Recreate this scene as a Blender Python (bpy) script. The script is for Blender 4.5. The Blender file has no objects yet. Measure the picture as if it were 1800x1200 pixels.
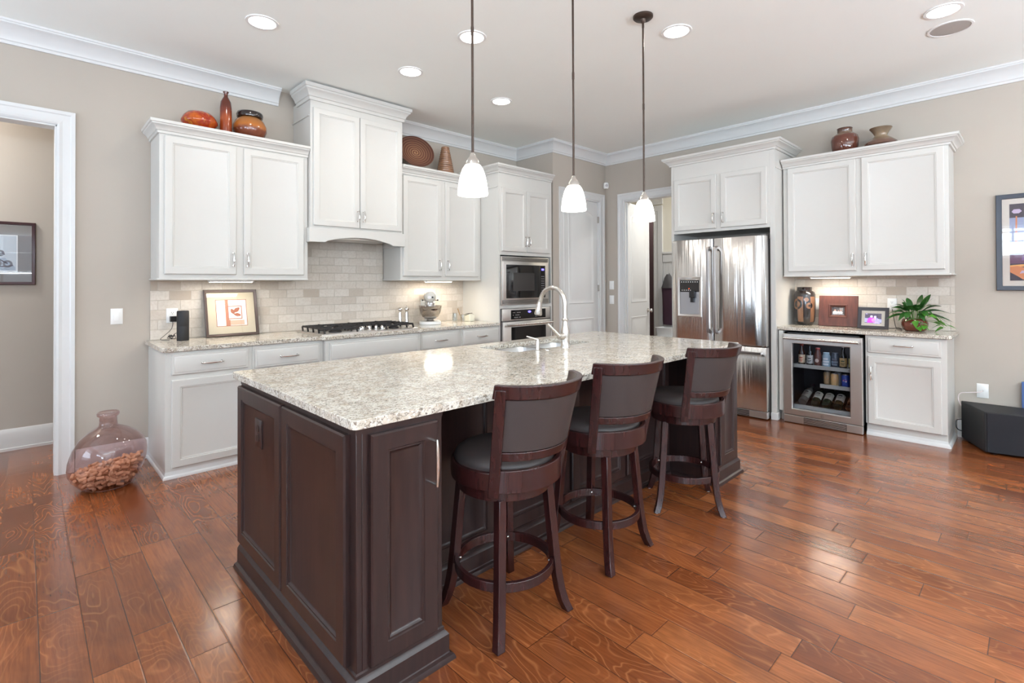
import bpy, bmesh, math, random
from math import sin, cos, pi, radians as rad, sqrt
from mathutils import Matrix, Vector

# ------------------------------------------------------------------ camera, world, lights, exposure
SC = bpy.context.scene
COL = SC.collection
random.seed(7)

F_PX, YAW, PITCH, ROLL, CY = 890.03, .8039, .0081, -.0041, 491.28
cam_d = bpy.data.cameras.new('camera'); CAM = bpy.data.objects.new('camera', cam_d); COL.objects.link(CAM)
cam_d.sensor_width = 36; cam_d.lens = F_PX / 1800 * 36; cam_d.shift_y = (CY - 600) / 1800
cam_d.clip_start = .05
fw = Vector((cos(YAW) * cos(PITCH), sin(YAW) * cos(PITCH), sin(PITCH)))
rt = Vector((sin(YAW), -cos(YAW), 0)); up = rt.cross(fw)
rt2 = rt * cos(ROLL) + up * sin(ROLL); up2 = -rt * sin(ROLL) + up * cos(ROLL)
CAM.matrix_world = Matrix(((rt2.x, up2.x, -fw.x, 0), (rt2.y, up2.y, -fw.y, 0), (rt2.z, up2.z, -fw.z, 1.36), (0, 0, 0, 1)))
SC.camera = CAM

SC.view_settings.view_transform = 'Standard'; SC.view_settings.look = 'None'
SC.view_settings.gamma = 1; SC.view_settings.use_curve_mapping = False
SC.view_settings.exposure = 0.52
try:
    SC.cycles.use_denoising = True
    SC.cycles.denoiser = 'OPENIMAGEDENOISE'
    SC.cycles.max_bounces = 9; SC.cycles.diffuse_bounces = 5; SC.cycles.glossy_bounces = 5
    SC.cycles.transparent_max_bounces = 16; SC.cycles.sample_clamp_indirect = 6
    SC.cycles.caustics_reflective = False; SC.cycles.caustics_refractive = False
except Exception:
    pass

W = bpy.data.worlds.new('sky'); SC.world = W; W.use_nodes = True
bg = W.node_tree.nodes['Background']; bg.inputs[0].default_value = (.80, .89, 1, 1); bg.inputs[1].default_value = 2.2

YW, XW, ZC, XL, YS = 4.90, 5.94, 3.165, -3.0, -4.0      # back wall, right wall, ceiling, far left wall, rear wall
HALL_Y, MUD_X = 5.91, 7.45

def area(name, loc, size, power, col=(1, 1, 1), rot=(0, 0, 0), sy=None, shape=None, portal=False, spread=None):
    d = bpy.data.lights.new(name, 'AREA'); d.energy = power; d.color = col; d.size = size
    if sy: d.shape = 'RECTANGLE'; d.size_y = sy
    if shape: d.shape = shape
    if spread: d.spread = spread
    o = bpy.data.objects.new(name, d); COL.objects.link(o); o.location = loc; o.rotation_euler = rot
    if portal: d.cycles.is_portal = True
    return o

# fill lamps added in the unseen windows, tilted up to brighten the ceiling
WIN_L = [(-3.2, -1.5, .75, 2.55), (-.5, 1.2, 1.80, 2.60), (2.9, 4.6, .75, 2.55)]     # y and z ranges on the far left wall
WIN_S = [(-2.0, .2, .75, 2.55), (.9, 3.1, .75, 2.55), (3.7, 5.4, .75, 2.55)]         # x and z ranges on the rear wall
DAY = (.76, .88, 1)
for a, b, c, d in WIN_L:
    area('window_uplight', (XL - .02, (a + b) / 2, (c + d) / 2), d - c, (46 if b < 2 else 16) * (b - a) * (d - c), (.66, .82, 1), (0, -pi / 2 - .75, 0), sy=b - a)
for a, b, c, d in WIN_S:
    area('window_uplight', ((a + b) / 2, YS - .02, (c + d) / 2), b - a, (92 if b < 4 else 46) * (b - a) * (d - c), DAY, (pi / 2 + 1.53, 0, 0), sy=d - c)
CAN_W, WARM = 3.5, (1, .96, .90)

# ------------------------------------------------------------------ mesh helpers
class MB:
    def __init__(s): s.v = []; s.f = []; s.m = []; s.mi = 0
    def add(s, vs, fs):
        n = len(s.v); s.v += [tuple(p) for p in vs]
        for f in fs: s.f.append([n + i for i in f]); s.m.append(s.mi)
        return s
    def mat(s, i): s.mi = i; return s
    def box(s, x0, x1, y0, y1, z0, z1):
        x0, x1 = min(x0, x1), max(x0, x1); y0, y1 = min(y0, y1), max(y0, y1); z0, z1 = min(z0, z1), max(z0, z1)
        v = [(x, y, z) for z in (z0, z1) for y in (y0, y1) for x in (x0, x1)]
        return s.add(v, [(0, 2, 3, 1), (4, 5, 7, 6), (0, 1, 5, 4), (2, 6, 7, 3), (0, 4, 6, 2), (1, 3, 7, 5)])
    def rings(s, loops, cap0=False, cap1=True, closed=True):
        n = len(loops[0]); v = [p for L in loops for p in L]; f = []
        for i in range(len(loops) - 1):
            for j in range(n if closed else n - 1):
                k = (j + 1) % n
                f.append((i * n + j, i * n + k, (i + 1) * n + k, (i + 1) * n + j))
        if cap0: f.append(tuple(range(n))[::-1])
        if cap1: f.append(tuple(range((len(loops) - 1) * n, len(loops) * n)))
        return s.add(v, f)
    def lathe(s, prof, seg=32, c=(0, 0, 0), cap0=True, cap1=True, sx=1, sy=1, a0=0):
        L = [[(c[0] + r * sx * cos(a0 + 2 * pi * k / seg), c[1] + r * sy * sin(a0 + 2 * pi * k / seg), c[2] + z) for k in range(seg)] for r, z in prof]
        return s.rings(L, cap0, cap1)
    def tube(s, pts, r, seg=10, caps=True, rect=None):
        P = [Vector(p) for p in pts]; n = len(P); L = []
        R = r if isinstance(r, (list, tuple)) else [r] * n
        up = None
        for i in range(n):
            t = (P[min(i + 1, n - 1)] - P[max(i - 1, 0)]).normalized()
            if up is None:
                up = Vector((0, 0, 1)) if abs(t.z) < .9 else Vector((1, 0, 0))
            up = (up - t * up.dot(t)).normalized(); sd = t.cross(up)
            if rect:
                w, h = rect; q = R[i]
                L.append([P[i] + sd * a * w * q + up * b * h * q for a, b in ((-.5, -.5), (.5, -.5), (.5, .5), (-.5, .5))])
            else:
                L.append([P[i] + (sd * cos(2 * pi * k / seg) + up * sin(2 * pi * k / seg)) * R[i] for k in range(seg)])
        return s.rings([[tuple(p) for p in l] for l in L], caps, caps)
    def prism(s, poly, fr, d0, d1):
        return s.rings([[fr(u, v, d0) for u, v in poly], [fr(u, v, d1) for u, v in poly]], True, True)
    def nest(s, fr, u0, u1, v0, v1, steps):
        L = []
        for i, d in steps:
            L.append([fr(u0 + i, v0 + i, d), fr(u1 - i, v0 + i, d), fr(u1 - i, v1 - i, d), fr(u0 + i, v1 - i, d)])
        return s.rings(L, True, True)
    def sweep(s, path, prof, side=1, caps=True):
        P = [Vector((p[0], p[1])) for p in path]; n = len(P); T = [(P[i + 1] - P[i]).normalized() for i in range(n - 1)]
        N = [Vector((-t.y, t.x)) * side for t in T]; L = []
        for i in range(n):
            if i == 0: m = N[0]
            elif i == n - 1: m = N[-1]
            else:
                a, b = N[i - 1], N[i]; m = (a + b) / (1 + a.dot(b))
            L.append([(P[i].x + m.x * d, P[i].y + m.y * d, z) for d, z in prof])
        return s.rings(L, caps, caps)
    def arcband(s, a0, a1, ri, ro, z0, z1, n=20, cy=0, cx=0, f=None):
        # curved band; f(z) may give (cy, dr) per height; angle 0 points to -y
        L = []
        for k in range(n + 1):
            a = a0 + (a1 - a0) * k / n; q = []
            for r, z in ((ri, z0), (ro, z0), (ro, z1), (ri, z1)):
                c, dr = f(z) if f else (cy, 0)
                q.append((cx + (r + dr) * sin(a), c - (r + dr) * cos(a), z))
            L.append(q)
        return s.rings(L, True, True)
    def ball(s, c, r, sx=1, sy=1, sz=1, n=12, m=8):
        L = []
        for i in range(1, m):
            th = pi * i / m
            L.append([(c[0] + r * sx * sin(th) * cos(2 * pi * k / n), c[1] + r * sy * sin(th) * sin(2 * pi * k / n), c[2] - r * sz * cos(th)) for k in range(n)])
        return s.rings(L, True, True)
    def disc(s, fr, u, v, ru, rv, d, n=20, rot=0):
        L = []
        for k in range(n):
            a = 2 * pi * k / n; x = ru * cos(a); y = rv * sin(a)
            L.append(fr(u + x * cos(rot) - y * sin(rot), v + x * sin(rot) + y * cos(rot), d))
        return s.add(L, [tuple(range(n))])
    def poly(s, fr, pts, d): return s.add([fr(u, v, d) for u, v in pts], [tuple(range(len(pts)))])
    def xf(s, M, start=0):
        s.v[start:] = [tuple(M @ Vector(p)) for p in s.v[start:]]; return s

def FB(y0): return lambda u, v, d: (u, y0 - d, v)        # a face looking towards -y
def FR(x0): return lambda u, v, d: (x0 - d, u, v)        # a face looking towards -x

def parent(o, p):
    o.parent = p
    if p.parent is None:
        o.matrix_parent_inverse = Matrix.LocRotScale(p.location, p.rotation_euler, p.scale).inverted()
def obj(name, mb, m, par=None, bev=0, smooth=40, local=False, label=None, kind=None, solid=0):
    me = bpy.data.meshes.new(name); me.from_pydata(mb.v, [], mb.f)
    ms = m if isinstance(m, (list, tuple)) else [m]
    for k in ms: me.materials.append(k)
    for i, p in enumerate(me.polygons): p.material_index = min(mb.m[i], len(ms) - 1)
    b = bmesh.new(); b.from_mesh(me); bmesh.ops.recalc_face_normals(b, faces=b.faces[:]); b.to_mesh(me); b.free()
    if smooth:
        me.polygons.foreach_set('use_smooth', [True] * len(me.polygons)); me.set_sharp_from_angle(angle=rad(smooth))
    o = bpy.data.objects.new(name, me); COL.objects.link(o)
    if par is not None:
        if local: o.parent = par
        else: parent(o, par)
    if bev:
        w = o.modifiers.new('bevel', 'BEVEL'); w.width = bev; w.segments = 2; w.limit_method = 'ANGLE'; w.angle_limit = rad(40)
    if label: o['label'] = label
    if kind: o['kind'] = kind
    return o
def thing(name, label, cat, loc=(0, 0, 0), rz=0, group=None):
    o = bpy.data.objects.new(name, None); COL.objects.link(o); o.location = loc; o.rotation_euler = (0, 0, rz)
    o.empty_display_size = .1; o['label'] = label; o['category'] = cat
    if group: o['group'] = group
    return o
def tag(o, label, cat, group=None):
    o['label'] = label; o['category'] = cat
    if group: o['group'] = group
    return o
def struct(name, mb, m, par=None, bev=0, smooth=30): return obj(name, mb, m, par, bev, smooth, kind='structure')
def copy_tree(o, par=None):
    c = o.copy(); COL.objects.link(c)
    if par is not None: c.parent = par
    for ch in list(o.children): copy_tree(ch, c)
    return c

# ------------------------------------------------------------------ materials
def lin(c):
    return tuple((x / 12.92 if x <= .04045 else ((x + .055) / 1.055) ** 2.4) for x in c)
def srgb(r, g, b): return lin((r / 255, g / 255, b / 255))
class NT:
    def __init__(s, name):
        s.m = bpy.data.materials.new(name); s.m.use_nodes = True; s.t = s.m.node_tree; s.n = s.t.nodes
        s.b = s.n['Principled BSDF']; s.out = s.n['Material Output']
    def nd(s, typ, **kw):
        x = s.n.new(typ)
        for k, v in kw.items():
            if k.startswith('i_'): s.put(x.inputs[k[2:].replace('_', ' ')], v)
            elif k[0] == 'n' and k[1:].isdigit(): s.put(x.inputs[int(k[1:])], v)
            else: setattr(x, k, v)
        return x
    def put(s, sock, v):
        if isinstance(v, bpy.types.NodeSocket): s.t.links.new(v, sock)
        elif isinstance(v, (tuple, list)) and sock.type == 'RGBA': sock.default_value = (*v[:3], 1)
        else: sock.default_value = v
    def math(s, op, a, b=0.0, c=0.0):
        x = s.nd('ShaderNodeMath', operation=op); s.put(x.inputs[0], a); s.put(x.inputs[1], b)
        if op in ('MULTIPLY_ADD', 'SMOOTH_MIN', 'COMPARE', 'WRAP'): s.put(x.inputs[2], c)
        return x.outputs[0]
    def ramp(s, fac, stops, interp='LINEAR'):
        x = s.nd('ShaderNodeValToRGB'); s.put(x.inputs[0], fac); e = x.color_ramp.elements; x.color_ramp.interpolation = interp
        while len(e) < len(stops): e.new(.5)
        for k, (p, c) in enumerate(stops): e[k].position = p; e[k].color = (*c[:3], 1) if isinstance(c, (tuple, list)) else (c, c, c, 1)
        return x.outputs[0]
    def mix(s, fac, a, b, blend='MIX'):
        x = s.nd('ShaderNodeMix', data_type='RGBA', blend_type=blend); s.put(x.inputs[0], fac); s.put(x.inputs[6], a); s.put(x.inputs[7], b)
        return x.outputs[2]
    def noise(s, vec, scale, detail=3, rough=.55, dist=0.0):
        x = s.nd('ShaderNodeTexNoise'); s.put(x.inputs['Vector'], vec) if vec is not None else None
        x.inputs['Scale'].default_value = scale; x.inputs['Detail'].default_value = detail; x.inputs['Roughness'].default_value = rough; x.inputs['Distortion'].default_value = dist
        return x.outputs[0]
    def obco(s): return s.nd('ShaderNodeTexCoord').outputs['Object']
    def mapv(s, vec, scale=(1, 1, 1), loc=(0, 0, 0), rot=(0, 0, 0)):
        x = s.nd('ShaderNodeMapping'); s.put(x.inputs[0], vec); x.inputs[1].default_value = loc; x.inputs[2].default_value = rot; x.inputs[3].default_value = scale
        return x.outputs[0]
    def bump(s, h, strength=.3, dist=.002):
        x = s.nd('ShaderNodeBump'); s.put(x.inputs['Height'], h); x.inputs['Strength'].default_value = strength; x.inputs['Distance'].default_value = dist
        s.t.links.new(x.outputs[0], s.b.inputs['Normal']); return x.outputs[0]
    def set(s, **kw):
        for k, v in kw.items(): s.put(s.b.inputs[k.replace('_', ' ')], v)
        return s.m
def plain(name, col, rough=.5, metal=0, spec=.5, coat=0, emit=None, es=0, var=0.0, vscale=6.0, **kw):
    t = NT(name); c = tuple(col)
    if var:
        n = t.noise(t.obco(), vscale, 4)
        c = t.mix(t.ramp(n, [(.3, 0), (.7, 1)]), tuple(x * (1 - var) for x in col), tuple(min(1, x * (1 + var)) for x in col))
    t.set(Base_Color=c, Roughness=rough, Metallic=metal, Specular_IOR_Level=spec, Coat_Weight=coat)
    if emit: t.set(Emission_Color=emit, Emission_Strength=es)
    for k, v in kw.items(): t.set(**{k: v})
    return t.m
M = {}
M['wall'] = plain('wall_paint', srgb(181, 172, 161), .75, var=.012, vscale=3)
M['hall'] = plain('hall_paint', srgb(186, 180, 171), .75, var=.012, vscale=3)
M['cream'] = plain('mudroom_paint', srgb(226, 221, 206), .75)
M['ceil'] = plain('ceiling_paint', srgb(248, 251, 247), .85, var=.008, vscale=2)
M['trim'] = plain('trim_paint', srgb(212, 212, 211), .38, var=.006)
M['cab'] = plain('cabinet_paint', srgb(205, 203, 198), .36, var=.008, vscale=4)
M['gap'] = plain('shadow_gap', (.01, .01, .01), .8)
M['white'] = plain('white_plastic', srgb(238, 238, 236), .3)
M['black'] = plain('black_plastic', srgb(24, 23, 24), .35)
M['blackm'] = plain('black_matte', srgb(30, 29, 31), .6, var=.1, vscale=90)
M['iron'] = plain('cast_iron', srgb(38, 34, 33), .55, var=.12, vscale=60)
M['bronze'] = plain('dark_bronze', srgb(72, 58, 50), .4, metal=.6)
M['nickel'] = plain('satin_nickel', (.62, .59, .55), .27, metal=1)
M['chrome'] = plain('polished_chrome', (.72, .70, .68), .1, metal=1)
M['glassblack'] = plain('black_glass', (.012, .011, .011), .06, spec=.6)
def steel(name, rough, col=(.68, .655, .63), axis=0, wav=0.0):
    t = NT(name); co = t.obco()
    sc = [3, 3, 3]; sc = [260, 260, 3] if axis == 2 else ([260, 3, 260] if axis == 1 else [3, 260, 260])
    n = t.noise(t.mapv(co, sc), 1, 2)
    t.set(Metallic=1.0, Base_Color=t.mix(n, tuple(c * .97 for c in col), tuple(min(1, c * 1.03) for c in col)), Roughness=t.math('MULTIPLY_ADD', n, .08, rough - .04), Anisotropic=.75, Anisotropic_Rotation=.25)
    if wav:
        h = t.noise(t.mapv(co, (1, 15, .5)), 1.6, 2, .5)
        t.bump(h, 1.0, wav)
    return t.m
M['steel'] = steel('brushed_steel', .36, axis=1)
M['steelv'] = steel('fridge_steel', .22, axis=1, wav=.005)
M['steeld'] = plain('dark_steel', (.17, .16, .155), .35, metal=1)
def wood_dark(name, a, b, rough=.32):
    t = NT(name); co = t.obco()
    n = t.noise(t.mapv(co, (38, 38, 3)), 1, 5, .6, .4)
    t.set(Base_Color=t.mix(t.ramp(n, [(.3, 0), (.7, 1)]), a, b), Roughness=rough, Specular_IOR_Level=.5, Coat_Weight=.06, Coat_Roughness=.2)
    return t.m
M['esp'] = wood_dark('espresso_wood', srgb(33, 22, 22), srgb(51, 34, 32), .34)
M['stool'] = wood_dark('cherry_wood', srgb(36, 17, 18), srgb(58, 27, 26), .26)
M['brownwood'] = wood_dark('brown_frame_wood', srgb(66, 32, 24), srgb(92, 47, 36), .4)
def leather(name, c):
    t = NT(name); co = t.obco(); n = t.noise(co, 240, 3)
    t.set(Base_Color=t.mix(n, tuple(x * .85 for x in c), tuple(x * 1.12 for x in c)), Roughness=.5)
    t.bump(n, .12, .001); return t.m
M['leather'] = leather('charcoal_leather', srgb(60, 53, 52))
def make_granite():
    t = NT('speckled_granite'); co = t.obco()
    base = t.mix(t.ramp(t.noise(co, 16, 4), [(.38, 0), (.62, 1)]), srgb(196, 187, 172), srgb(222, 217, 206))
    warm = t.ramp(t.noise(t.mapv(co, (1, 1, 1), (7, 7, 1)), 26, 4, .65), [(.52, 0), (.68, 1)])
    c = t.mix(t.math('MULTIPLY', warm, .6), base, srgb(186, 166, 142))
    st = t.mapv(co, (1, 2.0, 1.5), rot=(0, 0, .45))
    n1 = t.ramp(t.noise(st, 62, 5, .72, .8), [(.53, 0), (.57, 1)])
    c = t.mix(t.math('MULTIPLY', n1, .85), c, srgb(112, 98, 86))
    big = t.ramp(t.noise(t.mapv(co, (1, 1, 1), (3, 2, 6)), 9, 3), [(.42, .35), (.60, 1)])
    n2 = t.ramp(t.noise(t.mapv(co, (1.1, 2.3, 1.6), (5, 3, 2), (0, 0, .4)), 78, 4, .72, .7), [(.555, 0), (.59, 1)])
    c = t.mix(t.math('MULTIPLY', t.math('MULTIPLY', n2, big), .92), c, srgb(58, 50, 47))
    n3 = t.ramp(t.noise(t.mapv(co, (1, 1.5, 1), (9, 1, 4)), 95, 3, .6), [(.56, 0), (.63, 1)])
    c = t.mix(t.math('MULTIPLY', n3, .65), c, srgb(240, 238, 232))
    t.set(Base_Color=c, Roughness=.10, Specular_IOR_Level=.5)
    return t.m
M['granite'] = make_granite()
def make_tile(name, axis):
    t = NT(name); co = t.obco(); sx = t.nd('ShaderNodeSeparateXYZ', n0=co).outputs
    wob = t.noise(co, 9, 2)
    u = t.math('MULTIPLY_ADD', wob, .004, sx[axis]); v = t.math('MULTIPLY_ADD', wob, .004, sx[2])
    vec = t.nd('ShaderNodeCombineXYZ', n0=u, n1=t.math('ADD', v, .0125)).outputs[0]
    br = t.nd('ShaderNodeTexBrick', offset=.5, i_Vector=vec, i_Color1=(0, 0, 0), i_Color2=(1, 1, 1), i_Mortar=(.5, .5, .5))
    for k, val in (('Scale', 1), ('Mortar Size', .0032), ('Mortar Smooth', .35), ('Bias', 0), ('Brick Width', .1545), ('Row Height', .0782)): br.inputs[k].default_value = val
    rnd = t.ramp(br.outputs[0], [(0, 0), (1, 1)])
    c = t.ramp(br.outputs[0], [(0, srgb(192, 181, 168)), (.2, srgb(206, 197, 186)), (.6, srgb(216, 208, 198)), (.93, srgb(204, 194, 182)), (.975, srgb(184, 171, 157)), (1, srgb(176, 162, 147))])
    pit = t.noise(co, 55, 5, .65)
    c = t.mix(t.math('MULTIPLY', t.ramp(pit, [(.42, 0), (.7, 1)]), .35), c, srgb(180, 164, 148))
    c = t.mix(br.outputs['Fac'], c, srgb(200, 190, 178))
    t.set(Base_Color=c, Roughness=.6)
    h = t.math('MULTIPLY_ADD', br.outputs['Fac'], -1.0, t.math('MULTIPLY', pit, .35))
    t.bump(h, .8, .004)
    return t.m
M['tileb'] = make_tile('travertine_tile_back', 0)
M['tiler'] = make_tile('travertine_tile_right', 1)
def make_floor():
    t = NT('hardwood_planks'); co = t.obco(); sx = t.nd('ShaderNodeSeparateXYZ', n0=co).outputs
    PW = .131
    a = t.math('DIVIDE', t.math('SUBTRACT', sx[0], .568), PW); ci = t.math('FLOOR', a); cf = t.math('FRACT', a)
    r1 = t.nd('ShaderNodeTexWhiteNoise', noise_dimensions='1D', n1=ci).outputs[0]
    r2 = t.nd('ShaderNodeTexWhiteNoise', noise_dimensions='1D', n1=t.math('ADD', ci, 37.3)).outputs[0]
    Ln = t.math('MULTIPLY_ADD', r2, .5, .62)
    b = t.math('DIVIDE', t.math('MULTIPLY_ADD', r1, 7.0, sx[1]), Ln); pi_ = t.math('FLOOR', b); pf = t.math('FRACT', b)
    idv = t.nd('ShaderNodeCombineXYZ', n0=ci, n1=pi_).outputs[0]
    wn = t.nd('ShaderNodeTexWhiteNoise', noise_dimensions='2D', n0=idv); rc = wn.outputs[0]
    sep = t.nd('ShaderNodeSeparateColor', n0=wn.outputs[1]).outputs
    off = t.nd('ShaderNodeCombineXYZ', n0=t.math('MULTIPLY', sep[0], 40), n1=t.math('MULTIPLY', sep[1], 40)).outputs[0]
    vp = t.nd('ShaderNodeVectorMath', operation='ADD', n0=co, n1=off).outputs[0]
    big = t.noise(t.mapv(vp, (5.5, 1.5, 1)), 1, 2.2, .45, .35)
    lines = t.math('FRACT', t.math('MULTIPLY', big, 20.0))
    ln = t.ramp(lines, [(0, 1), (.10, .3), (.2, 0), (.84, 0), (1, 1)])
    fine = t.noise(t.mapv(vp, (110, 5, 1)), 1, 5, .65, .3)
    blot = t.noise(t.mapv(vp, (7, 2.6, 1)), 1, 3, .55, .6)
    base = t.ramp(rc, [(0, srgb(112, 58, 31)), (.35, srgb(136, 75, 40)), (.7, srgb(148, 84, 46)), (1, srgb(160, 96, 54))])
    c = t.mix(t.math('MULTIPLY', t.ramp(blot, [(.42, 0), (.72, 1)]), .7), base, srgb(92, 48, 27))
    c = t.mix(t.math('MULTIPLY', t.ramp(fine, [(.42, 0), (.66, 1)]), .42), c, srgb(84, 40, 21))
    msk = t.ramp(t.noise(t.mapv(vp, (3, 1.2, 1), (3, 8, 0)), 1, 2), [(.42, 0), (.6, 1)])
    c = t.mix(t.math('MULTIPLY', t.math('MULTIPLY', ln, msk), .32), c, srgb(196, 128, 76))
    knot = t.nd('ShaderNodeTexVoronoi', i_Vector=t.mapv(vp, (3.4, 1.15, 1)), i_Scale=1.0).outputs[0]
    c = t.mix(t.ramp(knot, [(.0, .75), (.045, .35), (.10, 0)]), c, srgb(40, 20, 13))
    ex = t.math('MULTIPLY', t.math('MINIMUM', cf, t.math('SUBTRACT', 1.0, cf)), PW)
    ey = t.math('MULTIPLY', t.math('MINIMUM', pf, t.math('SUBTRACT', 1.0, pf)), Ln)
    e = t.math('MINIMUM', ex, ey)
    gap = t.ramp(t.math('MULTIPLY', e, 250.0), [(.18, 1), (.62, 0)])
    c = t.mix(t.math('MULTIPLY', gap, .72), c, srgb(42, 20, 12))
    scr = t.noise(t.mapv(vp, (26, 3.2, 1)), 1, 2, .5, .3)
    rip = t.noise(t.mapv(vp, (5, 11, 1), (2, 2, 2)), 1, 2, .5, .4)
    hgt = t.math('ADD', t.math('MULTIPLY', t.ramp(t.math('MULTIPLY', e, 160.0), [(0, 0), (.9, 1)], 'EASE'), .55), t.math('ADD', t.math('MULTIPLY', scr, .30), t.math('MULTIPLY', rip, .75)))
    t.set(Base_Color=c, Roughness=t.math('MULTIPLY_ADD', fine, .10, .15), Specular_IOR_Level=.5, Coat_Weight=.30, Coat_Roughness=.21)
    t.bump(hgt, .45, .0026)
    return t.m
M['floor'] = make_floor()
def thin_glass(name, tint, refl=1.0, rough=.02):
    t = NT(name); t.n.remove(t.b)
    tr = t.nd('ShaderNodeBsdfTransparent', n0=tint); gl = t.nd('ShaderNodeBsdfGlossy', n0=(1, 1, 1)); gl.inputs['Roughness'].default_value = rough
    fc = t.nd('ShaderNodeLayerWeight'); fc.inputs[0].default_value = .5
    sch = t.math('MULTIPLY_ADD', t.math('POWER', fc.outputs[1], 4.0), .9, .045)
    mx = t.nd('ShaderNodeMixShader', n0=t.math('MULTIPLY', sch, refl), n1=tr.outputs[0], n2=gl.outputs[0])
    t.t.links.new(mx.outputs[0], t.out.inputs[0]); return t.m
M['pane'] = thin_glass('clear_pane', (.96, .97, .97))
M['picglass'] = thin_glass('picture_glass', (.97, .97, .97), .55)
M['rose'] = thin_glass('rose_glass', (.80, .68, .68), 1.1)
M['clear'] = thin_glass('clear_glassware', (.93, .94, .94), 1.3)
M['coolpane'] = thin_glass('cooler_pane', (.86, .87, .90), .8)
def glow(name, col, s):
    t = NT(name); t.set(Base_Color=col, Emission_Color=col, Emission_Strength=s, Roughness=.4); return t.m
M['can'] = glow('lamp_lens', (1, .96, .9), 14)
M['shade'] = glow('frosted_shade', (1, .95, .88), 5)
M['strip'] = glow('strip_lens', (1, .92, .8), 9)
M['blueled'] = glow('blue_display', (.12, .1, 1), 3)
M['redled'] = glow('red_indicator', (1, .08, .02), 2)
def colm(r, g, b, rough=.5, **k):
    key = ('c', r, g, b, rough)
    if key not in M: M[key] = plain('paint_%02x%02x%02x' % (r, g, b), srgb(r, g, b), rough, **k)
    return M[key]

# ------------------------------------------------------------------ the room shell
PX, PY = 4.815, 4.245                                   # pantry bump-out: side wall x, front wall y
struct('floor', MB().box(XL - .2, 9, YS - .2, 7, -.1, 0), M['floor'], smooth=0)
struct('ceiling', MB().box(XL - .2, 9, YS - .2, 7, ZC, ZC + .12), M['ceil'], smooth=0)
OX0, OX1, OZ = -.80, .168, 2.52                         # cased opening to the hall
w = MB(); w.box(XL, OX0, YW, YW + .12, 0, ZC); w.box(OX0, OX1, YW, YW + .12, OZ, ZC); w.box(OX1, PX + .02, YW, YW + .12, 0, ZC)
struct('wall_back', w, M['wall'], smooth=0)
DX0, DX1, DZ = 5.030, 5.790, 2.50                        # pantry door opening
w = MB(); w.box(PX, PX + .1, PY + .1, YW, 0, ZC); w.box(PX, DX0, PY, PY + .1, 0, ZC); w.box(DX1, XW, PY, PY + .1, 0, ZC); w.box(DX0, DX1, PY, PY + .1, DZ, ZC)
struct('wall_pantry', w, M['wall'], smooth=0)
RY0, RY1, RZ = 3.10, 3.930, 2.49                         # doorway to the mud room
w = MB(); w.box(XW, XW + .12, YS, RY0, 0, ZC); w.box(XW, XW + .12, RY1, PY + .8, 0, ZC); w.box(XW, XW + .12, RY0, RY1, RZ, ZC)
struct('wall_right', w, M['wall'], smooth=0)
def windowed(name, fr, e0, e1, wins):
    w = MB(); us = [e0] + [q for ab in wins for q in ab[:2]] + [e1]
    def bx(u0, u1, v0, v1): w.prism([(u0, v0), (u1, v0), (u1, v1), (u0, v1)], fr, -.12, 0)
    for i in range(0, len(us), 2): bx(us[i], us[i + 1], 0, ZC)
    for a, b, c, d in wins: bx(a, b, 0, c); bx(a, b, d, ZC)
    struct(name, w, M['wall'], smooth=0)
FL_ = lambda u, v, d: (XL + d, u, v)
FS_ = lambda u, v, d: (u, YS + d, v)
windowed('wall_left', FL_, YS, YW + 1.2, WIN_L)
windowed('wall_rear', FS_, XL, XW, WIN_S)
def window(n, fr, u0, u1, WZ0, WZ1):
    f = MB(); t = .06
    for a, b, c, d in ((u0, u1, WZ0, WZ0 + t), (u0, u1, WZ1 - t, WZ1), (u0, u0 + t, WZ0 + t, WZ1 - t), (u1 - t, u1, WZ0 + t, WZ1 - t)):
        f.prism([(a, c), (b, c), (b, d), (a, d)], fr, -.08, .01)
    for k in (1, 2, 3):
        u = u0 + (u1 - u0) * k / 4; f.prism([(u - .015, WZ0 + t), (u + .015, WZ0 + t), (u + .015, WZ1 - t), (u - .015, WZ1 - t)], fr, -.05, -.02)
    for k in (1, 2, 3):
        z = WZ0 + (WZ1 - WZ0) * k / 4; f.prism([(u0 + t, z - .015), (u1 - t, z - .015), (u1 - t, z + .015), (u0 + t, z + .015)], fr, -.052, -.018)
    struct('window_%d' % n, f, M['trim'])
for i, q in enumerate(WIN_L): window(i + 1, FL_, *q)
for i, q in enumerate(WIN_S): window(i + 4, FS_, *q)
# hall behind the cased opening
w = MB(); w.box(XL, 1.3, HALL_Y, HALL_Y + .1, 0, ZC); w.box(1.2, 1.3, YW + .12, HALL_Y, 0, ZC)
struct('wall_hall', w, M['hall'], smooth=0)
# mud room
w = MB()
w.box(MUD_X, MUD_X + .1, 1.9, 4.365, 0, ZC); w.box(MUD_X, MUD_X + .1, 5.10, 6.4, 0, ZC); w.box(MUD_X, MUD_X + .1, 4.365, 5.10, 2.46, ZC)
w.box(XW + .12, MUD_X, 5.05, 5.15, 0, ZC); w.box(XW + .12, MUD_X, 1.9, 2.0, 0, ZC)
struct('wall_mudroom', w, M['cream'], smooth=0)
w = MB(); w.box(8.6, 8.7, 3.6, 6.4, 0, ZC); w.box(MUD_X + .1, 8.6, 3.6, 3.7, 0, ZC); w.box(MUD_X + .1, 8.6, 6.3, 6.4, 0, ZC)
struct('wall_laundry', w, colm(120, 100, 100, .8), smooth=0)

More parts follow.
